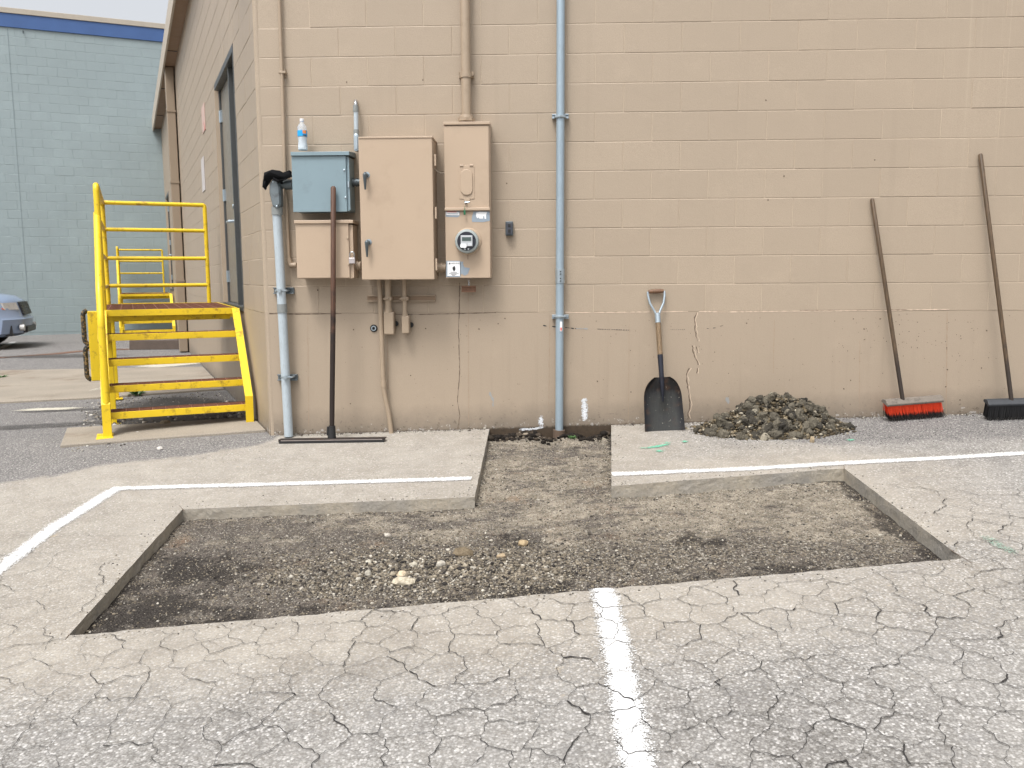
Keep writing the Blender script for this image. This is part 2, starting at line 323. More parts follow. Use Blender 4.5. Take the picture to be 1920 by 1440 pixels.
# ------------------------------------------------------------------ mesh helpers
ORG = {}
class MB:
    def __init__(s, f=None): s.v = []; s.q = []; s.f = f
    def add(s, vs, fs):
        b = len(s.v); s.v += [Vector(s.f(*p)) if s.f else Vector(p) for p in vs]; s.q += [tuple(b + i for i in q) for q in fs]; return s
    def box(s, a, b):
        x0, y0, z0 = a; x1, y1, z1 = b
        return s.add([(x0, y0, z0), (x1, y0, z0), (x1, y1, z0), (x0, y1, z0), (x0, y0, z1), (x1, y0, z1), (x1, y1, z1), (x0, y1, z1)],
                     [(0, 3, 2, 1), (4, 5, 6, 7), (0, 1, 5, 4), (1, 2, 6, 5), (2, 3, 7, 6), (3, 0, 4, 7)])
    def prism(s, poly, fn, a, b):                     # polygon in 2d, fn(p, q, depth) -> 3d
        n = len(poly); vs = [tuple(fn(*p, a)) for p in poly] + [tuple(fn(*p, b)) for p in poly]
        return s.add(vs, [tuple(range(n))[::-1], tuple(range(n, 2 * n))] + [(i, (i + 1) % n, n + (i + 1) % n, n + i) for i in range(n)])
    def tube(s, path, r, n=12, cap=True):
        path = [Vector(p) for p in path]; rs = r if isinstance(r, (list, tuple)) else [r] * len(path)
        vs = []; fs = []; prev = None
        for i, p in enumerate(path):
            d = (path[min(i + 1, len(path) - 1)] - path[max(i - 1, 0)]).normalized()
            if prev is None: a = d.orthogonal().normalized()
            else: a = (prev - d * prev.dot(d)).normalized()
            prev = a; b = d.cross(a)
            for k in range(n):
                t = 2 * math.pi * k / n; vs.append(tuple(p + (a * math.cos(t) + b * math.sin(t)) * rs[i]))
        for i in range(len(path) - 1):
            for k in range(n): fs.append((i * n + k, i * n + (k + 1) % n, (i + 1) * n + (k + 1) % n, (i + 1) * n + k))
        if cap: fs += [tuple(range(n))[::-1], tuple(range((len(path) - 1) * n, len(path) * n))]
        return s.add(vs, fs)
    def lathe(s, prof, o, ax=(0, 0, 1), n=24):         # prof: (radius, distance along axis)
        o = Vector(o); ax = Vector(ax).normalized(); return s.tube([o + ax * h for r, h in prof], [max(r, 1e-4) for r, h in prof], n)
    def build(s, name, mat, parent=None, smooth=False, bevel=0, seg=2):
        me = bpy.data.meshes.new(name); o = bpy.data.objects.new(name, me)
        org = ORG.get(parent.name, Vector()) if parent else None
        if parent is None:
            xs = [p.x for p in s.v]; ys = [p.y for p in s.v]
            org = Vector(((min(xs) + max(xs)) / 2, (min(ys) + max(ys)) / 2, min(p.z for p in s.v)))
            o.location = org
        me.from_pydata([p - org for p in s.v], [], s.q); me.materials.append(mat)
        if smooth:
            for p in me.polygons: p.use_smooth = True
            me.set_sharp_from_angle(angle=R(40))
        if bevel:
            m = o.modifiers.new('bevel', 'BEVEL'); m.width = bevel; m.segments = seg; m.limit_method = 'ANGLE'; m.angle_limit = R(35)
        col.objects.link(o)
        if parent: o.parent = parent
        ORG[o.name] = org
        return o
def rpath(pts, r, n=6):                                # polyline with rounded corners
    pts = [Vector(p) for p in pts]; out = [pts[0]]
    for i in range(1, len(pts) - 1):
        a = pts[i] + (pts[i - 1] - pts[i]).normalized() * r; b = pts[i] + (pts[i + 1] - pts[i]).normalized() * r
        for k in range(n + 1):
            t = k / n; out.append(a * (1 - t) ** 2 + pts[i] * 2 * t * (1 - t) + b * t * t)
    return out + [pts[-1]]
def thing(name, label, cat, loc=(0, 0, 0), group=None, local=False):
    o = bpy.data.objects.new(name, None); col.objects.link(o); o.location = (0, 0, 0) if local else loc; o.empty_display_size = .2
    o['label'] = label; o['category'] = cat
    if group: o['group'] = group
    ORG[o.name] = Vector((0, 0, 0)) if local else Vector(loc)
    return o
def tag(o, label, cat, group=None, kind=None):
    o['label'] = label; o['category'] = cat
    if group: o['group'] = group
    if kind: o['kind'] = kind
    return o
def struct(o, label=None):
    o['kind'] = 'structure'
    if label: o['label'] = label
    return o
def copy_tree(o, parent=None):
    c = o.copy(); col.objects.link(c)
    if parent: c.parent = parent
    for ch in list(o.children): copy_tree(ch, c)
    return c
def cattr(me, name, vals):
    a = me.attributes.new(name, 'FLOAT_COLOR', 'POINT'); a.data.foreach_set('color', np.asarray(vals, dtype=np.float32).ravel())
def fattr(me, name, vals):
    a = me.attributes.new(name, 'FLOAT', 'POINT'); a.data.foreach_set('value', np.asarray(vals, dtype=np.float32).ravel())

# ------------------------------------------------------------------ ground with the trench cut out of it
tr = [(-0.368, 0.03), (-0.365, -1.538), (-2.04, -1.609), (-1.895, -3.085), (1.907, -2.553), (1.847, -1.201), (0.430, -1.412), (0.545, 0.03)]
def ragged(poly, step=.035, amp=.0018):
    out = []
    for i, a in enumerate(poly):
        b = poly[(i + 1) % len(poly)]; a = Vector(a); b = Vector(b); L = (b - a).length; k = max(1, int(L / step)); nrm = Vector((-(b - a).y, (b - a).x)) / L
        am = .008 if i == 3 else amp
        for j in range(k):
            p = a.lerp(b, j / k)
            if j: p = p + nrm * (am * (noise.noise(Vector((p.x * 9, p.y * 9, 3))) + .6 * random.uniform(-1, 1)))
            out.append(p)
    return out
trr = ragged(tr)
def inpoly(x, y, poly):
    c = False; n = len(poly)
    for i in range(n):
        x0, y0 = poly[i][0], poly[i][1]; x1, y1 = poly[i - 1][0], poly[i - 1][1]
        if (y0 > y) != (y1 > y) and x < (x1 - x0) * (y - y0) / (y1 - y0) + x0: c = not c
    return c
def dpoly(x, y, poly):
    best = 9e9
    for i in range(len(poly)):
        ax, ay = poly[i]; bx, by = poly[(i + 1) % len(poly)]; dx, dy = bx - ax, by - ay
        t = max(0, min(1, ((x - ax) * dx + (y - ay) * dy) / (dx * dx + dy * dy)))
        best = min(best, math.hypot(x - ax - t * dx, y - ay - t * dy))
    return best
def build_ground():
    pts = [Vector((p.x, p.y)) for p in trr]; n = len(pts); edges = [(i, (i + 1) % n) for i in range(n)]
    gx = [-200, -60, -25, -15, -10, -8, -6.4] + [-6 + .1 * i for i in range(0, 111)] + [5.5, 6.5, 8, 15, 40, 200]
    gy = [-200, -60, -20, -8, -6.5, -5.5] + [-5 + .1 * i for i in range(0, 51)] + [.3 * i for i in range(1, 12)] + [5, 7, 10, 14, 20, 40, 200]
    gy[gy.index(min(gy, key=abs))] = 0.0
    idx = {}
    for i, x in enumerate(gx):
        for j, y in enumerate(gy):
            if -2.3 < x < 2.2 and -3.3 < y < .1:
                if dpoly(x, y, tr) < .03 and abs(y) > 1e-6: continue
                if -0.4 < x < 0.58 and abs(y) < 1e-6: continue
            idx[i, j] = len(pts); pts.append(Vector((x, y)))
    for xi in (gx.index(-6.4), gx.index(8)):
        for j in range(len(gy) - 1): edges.append((idx[xi, j], idx[xi, j + 1]))
    vs, es, fs, ov, oe, of = delaunay_2d_cdt(pts, edges, [], 0, 1e-6)
    faces = []
    for f in fs:
        cx = sum(vs[i][0] for i in f) / len(f); cy = sum(vs[i][1] for i in f) / len(f)
        if abs(cx) < 2.3 and -3.3 < cy < .1 and inpoly(cx, cy, trr): continue
        faces.append(tuple(f))
    V = [(v[0], v[1], gz(v[0], v[1])) for v in vs]
    me = bpy.data.meshes.new('ground'); me.from_pydata(V, [], faces); me.materials.append(M['asphalt'])
    mk = []
    pb = [G(520, 829), G(330, 858), G(200, 870), G(100, 893), G(0, 905), G(-60, 912)]
    for x, y, z in V:
        d = dpoly(x, y, tr)
        dust = sst(1.15, .15, d) * .95
        if y < -2.4: dust *= sst(-4.3, -3.0, y) * (.55 + .45 * sst(1.9, -.2, x)) + .05
        if x < -.3: dust = max(dust, .85 * sst(-3.6, -2.2, y) * sst(-5.5, -3.2, x))
        if x > 1.9: dust *= .75
        if x > .8 and y > -1: dust *= sst(3.0, 1.2, x + (y + .5) * 1.2) * .8
        dark = 0
        if x < -1.0:                                    # the darker patch in front of the stairs
            yb = None
            for a, b in zip(pb, pb[1:]):
                if b.x <= x <= a.x: yb = lerp(a.y, b.y, (x - a.x) / (b.x - a.x))
            if yb is None: yb = pb[-1].y if x < pb[-1].x else 9
            dark = max(0, min(.9, .5 + (y - yb) * 3.0)) * (1 if x < -2.0 else .80)
        if x > 1.0 and y > -1.0: dark = .88 * sst(-1.0, -.4, y) * sst(1.1, 2.0, x)
        if y > .3: dark = max(dark, .55); dust *= .3
        uu, vv = (Vector((x, y, 0)) - COR).dot(S_), -(Vector((x, y, 0)) - COR).dot(T_)
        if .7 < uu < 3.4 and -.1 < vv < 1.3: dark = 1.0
        if x > 2.3 and y < -3.6: dark = max(dark, .35)
        crk = 0
        if y < -1.6: crk = sst(-1.7, -2.5, y)
        if x > 1.9 and y < -1.4: crk = max(crk, .7 * sst(-1.4, -2.0, y))
        if y < -2.2: crk = max(crk, .8)
        if x < -2 and -1.5 > y: crk *= .75
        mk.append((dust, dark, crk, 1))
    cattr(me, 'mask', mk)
    g = bpy.data.objects.new('ground', me); col.objects.link(g); struct(g, 'worn asphalt parking lot with cracks and pale dust round the cut trench')
    # sawn slab edges
    mb = MB(); k = len(trr); 
    vs = []; fs = []
    for r_, dz in enumerate((0, -.022, -.055, -.14)):
        for i, p in enumerate(trr):
            j = 0 if r_ == 0 else .005 * noise.noise(Vector((p.x * 14, p.y * 14, r_ * 5)))
            vs.append((p.x + j, p.y + j, gz(p.x, p.y) + dz))
    for r_ in range(3):
        for i in range(k): fs.append((r_ * k + i, r_ * k + (i + 1) % k, (r_ + 1) * k + (i + 1) % k, (r_ + 1) * k + i))
    mb.add(vs, fs); e = mb.build('pavement_edge', M['cut']); struct(e, 'sawn vertical edge of the asphalt slab around the trench')
build_ground()
def cracks():
    zone = (-3.6, 4.4, -5.2, -.9); pts = []; tries = 0
    def rad(x, y): return .128 + .06 * noise.noise(Vector((x * .8, y * .8, 5))) - .03 * sst(.5, 2.5, x) + .05 * sst(-1, -3, x)
    while tries < 30000:
        tries += 1; x, y = rng.uniform(zone[0], zone[1]), rng.uniform(zone[2], zone[3]); rr = rad(x, y)
        if all((x - a) ** 2 + ((y - b) * 1.15) ** 2 > rr * rr for a, b in pts): pts.append((x, y))
    V, E_, F, *_ = delaunay_2d_cdt([Vector(p) for p in pts], [], [], 0, 1e-6)
    cc = []; em = {}
    for fi, f in enumerate(F):
        a, b, c = (V[i] for i in f); d = 2 * (a.x * (b.y - c.y) + b.x * (c.y - a.y) + c.x * (a.y - b.y))
        if abs(d) < 1e-9: cc.append(None); continue
        ux = (a.length_squared * (b.y - c.y) + b.length_squared * (c.y - a.y) + c.length_squared * (a.y - b.y)) / d; uy = (a.length_squared * (c.x - b.x) + b.length_squared * (a.x - c.x) + c.length_squared * (b.x - a.x)) / d; cc.append(Vector((ux, uy)))
        for k in range(3): em.setdefault(tuple(sorted((f[k], f[(k + 1) % 3]))), []).append(fi)
    def amt(x, y):
        if y < -1.9: k = sst(-2.35, -2.9, y) * (1.0 if x > -1.7 else .75) if -1.95 < x < 1.95 else sst(-1.9, -2.6, y)
        else: k = 0
        if x > 1.9: k = max(k, .8 * sst(-1.3, -1.9, y) * sst(1.9, 2.2, x))
        if x < -1.95: k = max(k, .55 * sst(-1.7, -2.3, y))
        if -1.95 < x < 1.95 and y < -2.4: k = max(k, .75)
        return k
    mb = MB()
    def seg(p, q, w0, depth):
        L = (q - p).length; n = max(2, int(L / .012)); nr = Vector((-(q - p).y, (q - p).x)).normalized(); P = []
        ph = rng.uniform(0, 100)
        for i in range(n + 1):
            t = i / n; e = math.sin(math.pi * t); o = e * (.16 * L * noise.noise(Vector((t * 1.7, ph, 0))) + .022 * noise.noise(Vector((t * L * 22, ph, 3)))) + .0034 * rng.uniform(-1, 1) * (0 < i < n)
            P.append(p.lerp(q, t) + nr * o)
        vs = []; 
        for i, c in enumerate(P):
            if inpoly(c.x, c.y, tr) or dpoly(c.x, c.y, tr) < .004: return
            dd = (P[min(i + 1, n)] - P[max(i - 1, 0)]).normalized(); nn = Vector((-dd.y, dd.x)); t = i / n
            ww = w0 * (.35 + 1.0 * abs(noise.noise(Vector((t * L * 18, ph, 7)))) + .35 * rng.random()) * (1 if depth == 0 else (1 - .9 * t))
            for sg in (-1, 1): q2 = c + nn * ww * .5 * sg; vs.append((q2.x, q2.y, gz(q2.x, q2.y) + .0055))
        mb.add(vs, [(2 * i, 2 * i + 1, 2 * i + 3, 2 * i + 2) for i in range(n)])
        if depth < 2 and L > .08 and rng.random() < .5:
            k = rng.integers(1, n); a = rng.uniform(.6, 1.3) * rng.choice([-1, 1]); d2 = (q - p).normalized(); d2 = Vector((d2.x * math.cos(a) - d2.y * math.sin(a), d2.x * math.sin(a) + d2.y * math.cos(a)))
            seg(P[k], P[k] + d2 * rng.uniform(.04, .14), w0 * .6, 2)
    for (a, b), fl in em.items():
        if len(fl) != 2 or cc[fl[0]] is None or cc[fl[1]] is None: continue
        p, q = cc[fl[0]], cc[fl[1]]; L = (q - p).length
        if L > .9 or L < .01: continue
        m = (p + q) / 2; k = amt(m.x, m.y)
        if not (zone[0] < m.x < zone[1] and zone[2] < m.y < zone[3]) or rng.random() > k * 1.6: continue
        w0 = float(rng.choice([.0018, .0028, .0042, .0066], p=[.40, .36, .18, .06])) * (.62 + .38 * k) * (1 + .35 * sst(.5, 2.5, m.x) * sst(-2.5, -3.5, m.y))
        if m.x < -.8: w0 *= .82
        seg(p, q, w0, 0)
    o = mb.build('pavement_crack', M['crackdark']); o['kind'] = 'structure'; o['label'] = 'network of fine dark cracks in the asphalt'
cracks()
def floorz(x, y):
    n1 = noise.noise(Vector((x * 1.6, y * 1.6, 2))); n2 = noise.noise(Vector((x * 6, y * 6, 9))); n3 = noise.noise(Vector((x * 21, y * 21, 4)))
    z = gz(x, min(y, 0)) - (.064 + .014 * sst(-.6, .6, x)) + .010 * n1 + .010 * n2 + .006 * n3
    pk = math.exp(-(((x + .45) / .75) ** 2 + ((y + 2.42) / .24) ** 2)); z += pk * (.014 + .026 * n2 + .016 * n3)
    z -= .03 * math.exp(-((x + .95) ** 2 + ((y + 2.5)) ** 2) / .008)
    if y > -.35: z += .030 * sst(-.30, -.1, y) * (.5 + n2) - .035 * sst(-.12, 0, y) * sst(.2, -.2, n1)
    return z
def build_floor():
    sp = .02; xs = np.arange(-2.2, 2.05, sp); ys = np.arange(-3.2, .06, sp); V = []; mk = []
    for y in ys:
        for x in xs:
            V.append((x, y, floorz(x, y)))
            d = dpoly(x, y, tr) if (abs(x) > 1.5 or y > -.5 or y < -2) else .5
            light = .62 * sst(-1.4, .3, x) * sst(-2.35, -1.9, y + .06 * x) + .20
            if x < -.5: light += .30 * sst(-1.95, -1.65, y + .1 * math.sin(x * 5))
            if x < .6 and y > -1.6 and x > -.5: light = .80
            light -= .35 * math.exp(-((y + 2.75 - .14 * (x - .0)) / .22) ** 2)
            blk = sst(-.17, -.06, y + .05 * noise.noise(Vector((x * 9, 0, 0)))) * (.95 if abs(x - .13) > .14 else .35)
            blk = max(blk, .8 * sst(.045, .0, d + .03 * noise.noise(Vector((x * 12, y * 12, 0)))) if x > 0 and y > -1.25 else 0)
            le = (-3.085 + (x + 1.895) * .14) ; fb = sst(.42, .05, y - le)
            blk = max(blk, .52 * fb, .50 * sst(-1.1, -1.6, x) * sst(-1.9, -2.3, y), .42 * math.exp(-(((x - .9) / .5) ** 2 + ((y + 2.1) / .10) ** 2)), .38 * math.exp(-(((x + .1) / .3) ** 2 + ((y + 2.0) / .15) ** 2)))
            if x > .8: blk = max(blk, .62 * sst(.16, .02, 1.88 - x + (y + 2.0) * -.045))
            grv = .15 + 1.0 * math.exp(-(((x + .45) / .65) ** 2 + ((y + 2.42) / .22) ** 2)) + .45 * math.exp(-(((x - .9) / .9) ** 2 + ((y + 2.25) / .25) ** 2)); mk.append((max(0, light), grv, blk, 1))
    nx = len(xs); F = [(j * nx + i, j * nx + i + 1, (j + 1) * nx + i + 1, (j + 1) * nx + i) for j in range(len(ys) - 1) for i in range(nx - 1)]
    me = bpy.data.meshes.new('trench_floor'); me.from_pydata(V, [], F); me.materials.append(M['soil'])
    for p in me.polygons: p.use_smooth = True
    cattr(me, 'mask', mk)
    o = bpy.data.objects.new('trench_floor', me); col.objects.link(o); struct(o, 'gravel and soil floor of the T shaped trench')
build_floor()

# ---- loose stones joined from a few rough icospheres
def ico(sub=1):
    import bmesh
    bm = bmesh.new(); bmesh.ops.create_icosphere(bm, subdivisions=sub, radius=1); V = np.array([v.co[:] for v in bm.verts]); F = np.array([[v.index for v in f.verts] for f in bm.faces]); bm.free(); return V, F
ICO = {k: ico(k) for k in (1, 2)}
def rocks(name, P, sizes, cols, sub=1, mat='stone', jag=.28, flat=.7):
    V0, F0 = ICO[sub]; nv = len(V0); n = len(P); P = np.asarray(P); sizes = np.asarray(sizes)
    base = V0[None] * (1 + rng.uniform(-jag, jag, (n, nv, 1)))
    q = rng.normal(size=(n, 3, 3)); Q = np.linalg.qr(q)[0]
    sc = np.stack([rng.uniform(.7, 1.25, n), rng.uniform(.7, 1.25, n), rng.uniform(flat * .8, flat * 1.2, n)], 1)
    VV = np.einsum('nij,nkj->nki', Q, base) * sc[:, None] * sizes[:, None, None] + P[:, None]
    FF = (F0[None] + (np.arange(n) * nv)[:, None, None]).reshape(-1, 3)
    org = VV.reshape(-1, 3).mean(0); VV = VV.reshape(-1, 3) - org
    me = bpy.data.meshes.new(name); me.vertices.add(len(VV)); me.vertices.foreach_set('co', VV.astype(np.float32).ravel())
    me.loops.add(len(FF) * 3); me.loops.foreach_set('vertex_index', FF.astype(np.int32).ravel()); me.polygons.add(len(FF))
    me.polygons.foreach_set('loop_start', np.arange(0, len(FF) * 3, 3, dtype=np.int32)); me.update(); me.validate()
    cc = np.concatenate([np.repeat(np.asarray(cols), nv, 0), np.ones((n * nv, 1))], 1); cattr(me, 'tint', cc); me.materials.append(M[mat])
    o = bpy.data.objects.new(name, me); o.location = org; col.objects.link(o); return o
def pal(n, kinds, wts):
    k = rng.choice(len(kinds), n, p=np.array(wts) / sum(wts)); return np.array(kinds)[k] * rng.uniform(.75, 1.25, (n, 1))
GR = [(.27, .235, .18), (.11, .097, .083), (.19, .163, .125), (.040, .036, .034), (.46, .43, .37)]
def scatter_trench():
    P = []; Z = []
    while len(P) < 30000:
        u = rng.random()
        if u < .45: x, y = rng.uniform(-2.05, 1.95), rng.uniform(-3.1, 0)
        elif u < .80: x, y = rng.normal(-.45, .55), rng.normal(-2.42, .20)
        elif u < .88: x, y = rng.normal(.4, .9), rng.normal(-2.2, .22)
        else:
            i = rng.integers(len(trr)); p = trr[i]; x, y = p.x + rng.normal(0, .035), p.y + rng.normal(0, .035)
        if not (-2.1 < x < 2 and -3.15 < y < .0) or not inpoly(x, y, tr) or dpoly(x, y, tr) < .006: continue
        ctr_ = math.exp(-(((x + .45) / .6) ** 2 + ((y + 2.42) / .20) ** 2))
        s = min(.008 + .016 * ctr_, rng.lognormal(-5.75 + .55 * ctr_, .42))
        P.append((x, y, floorz(x, y) + s * .2)); Z.append(s)
    o = rocks('loose_gravel', P, Z, pal(len(P), GR, (4, 3, 4, 2.2, 1.6))); tag(o, 'loose gravel scattered over the trench floor', 'gravel', kind='stuff')
scatter_trench()

# ------------------------------------------------------------------ tan building
bld = thing('tan_building', 'tan painted concrete block building with a side door and poured foundation', 'building', COR)
BW, BH = .4064, .2032
XR = -2.032 + BW * 17.5
core = MB()
ins = .0022
end = S(17.0, 0, 0); NXT = (XR, 0)
def shell(z0, z1, inset, thick, name, mat, opening=False):
    mb = MB()
    mb.box((-2.032 + .0, inset, z0), (XR, inset + thick, z1))                        # front
    f = lambda u, v, z: S(u, v, z)
    def sb(u0, u1, a, b):
        m = MB(f); m.box((u0, -inset - thick, a), (u1, -inset, b)); mb.v, q = mb.v + m.v, [tuple(len(mb.v) + i for i in t) for t in m.q]; mb.q += q
    if opening:
        sb(0.0, 1.28, z0, z1); sb(3.05, 14.42, z0, z1); sb(1.28, 3.05, 2.24, z1); sb(14.42, 16.15, 2.20, z1); sb(16.15, 17.0, z0, z1)
    else: sb(0.0, 17.0, z0, z1)
    return mb.build(name, mat, bld)
wallcore = shell(0, 3.855, ins, .20, 'block_wall', M['mortar'], True)
found = shell(-1.6, -.0005, .0, .20, 'foundation', M['found'])
# one block mesh per width, chamfered edges so that the joints read as shallow grooves
def block_mesh(w, h=BH, name='block', mat='wall', g=.0021, c=.0028, th=.02, dp=.0013):
    hw, hh = w / 2 - g, h / 2 - g; b = MB(); V = []
    V += [(-hw, dp, -hh), (hw, dp, -hh), (hw, dp, hh), (-hw, dp, hh)]
    V += [(-hw + c, 0, -hh + c), (hw - c, 0, -hh + c), (hw - c, 0, hh - c), (-hw + c, 0, hh - c)]
    V += [(-hw, th, -hh), (hw, th, -hh), (hw, th, hh), (-hw, th, hh)]
    F = [(4, 5, 6, 7)] + [(i, (i + 1) % 4, 4 + (i + 1) % 4, 4 + i) for i in range(4)] + [(8 + i, 8 + (i + 1) % 4, (i + 1) % 4, i) for i in range(4)]
    me = bpy.data.meshes.new(name); me.from_pydata(V, [], F); me.materials.append(M[mat]); return me
BM = {}
def bmesh_for(w, mat='wall'):
    k = (round(w, 3), mat)
    if k not in BM: BM[k] = block_mesh(w, mat=mat) if mat == 'wall' else block_mesh(w, mat=mat, g=.0014, c=.005, dp=.0030)
    return BM[k]
def place_block(parent, w, P, rz, mat='wall', name='block'):
    o = bpy.data.objects.new(name, bmesh_for(w, mat)); col.objects.link(o); o.parent = parent; org = ORG[parent.name]
    jit = rng.normal(0, .0006)
    o.location = P - org + Vector((math.sin(rz), -math.cos(rz), 0)) * jit; o.rotation_euler = (rng.normal(0, .0015), 0, rz + rng.normal(0, .0012)); return o
def block_stuff(lst, parent, mat='wall', name='far_blocks'):       # lst of (w, P, rz)
    mb = MB()
    for w, P, rz in lst:
        me = bmesh_for(w, mat); Mx = Matrix.Translation(P) @ Matrix.Rotation(rz, 4, 'Z'); b = len(mb.v)
        mb.v += [Mx @ v.co for v in me.vertices]; mb.q += [tuple(b + i for i in p.vertices) for p in me.polygons]
    o = mb.build(name, M[mat], parent); o['kind'] = 'stuff'; return o
def courses(fn, u0, u1, k0, k1, phase, holes=()):
    out = []
    for k in range(k0, k1):
        u = u0; first = True
        while u < u1 - .05:
            w = BW
            if first and (k + phase) % 2: w = BW / 2
            first = False; w = min(w, u1 - u)
            segs = [(u, u + w)]
            for (a, b, za, zb) in holes:
                if (k + 1) * BH > za + .02 and k * BH < zb - .02:
                    ns = []
                    for (p, q) in segs:
                        if q <= a or p >= b: ns.append((p, q))
                        else:
                            if p < a: ns.append((p, a))
                            if q > b: ns.append((b, q))
                    segs = ns
            for (p, q) in segs:
                if q - p > .03: out.append((q - p, fn((p + q) / 2, (k + .5) * BH), p, k))
            u += w
    return out
rest = []
for w_, P, p, k in courses(lambda u, z: Vector((u, 0, z)), -2.032, XR, 0, 18, 0):
    if k < 12 and p < 3.75: place_block(wallcore, w_, P, 0)
    else: rest.append((w_, P, 0))
srz = math.atan2(S_.y, S_.x) + math.pi
for w_, P, p, k in courses(lambda u, z: S(u, 0, z), 0.0, 17.0, 0, 18, 1, [(1.28, 3.05, 0, 2.24), (14.42, 16.15, 0, 2.2)]):
    if k < 13 and p < 3.2: place_block(wallcore, w_, P, srz)
    else: rest.append((w_, P, srz))
block_stuff(rest, wallcore)
# rounded painted arris at the corner
MB().tube([(-2.0136, .0293, -1.3), (-2.0136, .0293, 3.85)], .0318, 24).build('corner_bead', M['wall'], wallcore, True)
# door in the side wall
def make_door(parent, u0, u1, zt):
    f = lambda u, v, z: S(u, v, z)
    fr = MB(f)
    for a, b in (((u0, -.16, 0), (u0 + .035, .004, zt)), ((u1 - .055, -.16, 0), (u1, -.04, zt)), ((u0 + .035, -.16, zt - .06), (u1 - .055, .004, zt)), ((u0 + .62, -.14, 0), (u0 + .67, -.02, zt - .06)), ((u0 + .05, -.16, -.03), (u1 - .05, .015, .012))): fr.box(a, b)
    d = fr.build('door_frame', M['doorframe'], parent, bevel=.003)
    leaf = MB(f).box((u0 + .675, -.11, .015), (u1 - .055, -.06, zt - .065)).build('door', M['doorp'], parent, bevel=.003)
    MB(f).box((u0 + .80, -.061, 1.0), (u0 + .92, -.052, 1.88)).build('door_window', M['glass'], leaf, bevel=.003)
    kick = MB(f); kick.box((u0 + .785, -.062, .985), (u0 + .80, -.048, 1.895)).box((u0 + .92, -.062, .985), (u0 + .935, -.048, 1.895)).box((u0 + .80, -.062, 1.88), (u0 + .92, -.048, 1.895)).box((u0 + .80, -.062, .985), (u0 + .92, -.048, 1.0)).build('window_trim', M['doorframe'], leaf)
    for z in (.28, 1.12, 1.92): MB(f).box((u1 - .10, -.07, z - .06), (u1 - .05, -.045, z + .06)).tube([(u1 - .052, -.04, z - .06), (u1 - .052, -.04, z + .06)], .009, 8).build('hinge', M['galv'], leaf)
    h = MB(f).box((u0 + .76, -.062, .74), (u0 + .86, -.040, 1.02)); h.tube([(u0 + .81, -.06, .80), (u0 + .81, .01, .80), (u0 + .98, .01, .80)], .014, 8); h.tube([(u0 + .81, -.06, .94), (u0 + .81, -.025, .94)], .022, 10); h.build('door_handle', M['galv'], leaf, True)
    sl = MB(f).box((u0 + .055, -.11, .015), (u0 + .615, -.07, .16)).box((u0 + .055, -.11, .84), (u0 + .615, -.07, .96)).box((u0 + .055, -.11, zt - .16), (u0 + .615, -.07, zt - .062)).box((u0 + .055, -.11, .16), (u0 + .12, -.07, .84)).box((u0 + .55, -.11, .16), (u0 + .615, -.07, .84)).box((u0 + .055, -.11, .96), (u0 + .12, -.07, zt - .16)).box((u0 + .55, -.11, .96), (u0 + .615, -.07, zt - .16))
    so_ = sl.build('side_light', M['doorp'], parent, bevel=.003)
    MB(f).box((u0 + .12, -.1, .16), (u0 + .55, -.085, .84)).build('pane', M['glass'], so_); MB(f).box((u0 + .12, -.1, .96), (u0 + .55, -.085, zt - .16)).build('pane', M['glass'], so_)
    MB(f).box((u0 + .06, -.069, 1.22), (u0 + .14, -.045, 1.42)).build('latch_plate', M['galvrail'], so_)
make_door(bld, 1.28, 3.05, 2.235)
make_door(bld, 14.42, 16.15, 2.195)
side = lambda u, v, z: S(u, v, z)
MB(side).box((-.6, -6, 3.86), (17.05, .165, 3.90)).build('soffit', M['sofft'], bld)
MB().box((-2.6, -.5, 3.91), (XR, 3.0, 4.12)).build('roof_edge', M['fascia'], bld)
MB(side).box((-.6,   .166, 3.80), (17.05, .195, 4.10)).build('fascia', M['fascia'], bld)
MB(side).box((-.4, -5.9, 4.12), (17.0, .15, 4.16)).build('roof', M['roof'], bld)
for uu in (2.6, 5.6, 8.6, 11.6, 14.6): MB(side).box((uu, .01, 3.850), (uu + .02, .165, 3.859)).build('soffit_seam', M['doorframe'], bld)
dsp = MB(side).box((9.7, .02, gz(-6.4, 1) + .02), (9.95, .158, 3.855)).build('downspout', M['spout'], bld, bevel=.01)
for z in (.2, 1.9, 3.1): MB(side).box((9.69, .015, z), (9.96, .163, z + .03)).build('band', M['spout'], dsp)
MB(side).box((9.955, .002, gz(-6.4, 1)), (9.99, .03, 3.85)).build('gap_strip', M['black'], dsp)
MB(side).box((4.22, .002, 1.98), (4.62, .008, 2.28)).build('notice', simple('faded_notice', (.52, .38, .33), .7, 0, .2, 8, dirt=(.50, .06, .05), dirt_amt=1, dsc=5), bld)
MB(side).box((4.65, .002, 1.33), (5.05, .008, 1.73)).build('notice', simple('peeled_white_notice', (.50, .47, .46), .6, 0, .2, 10), bld)

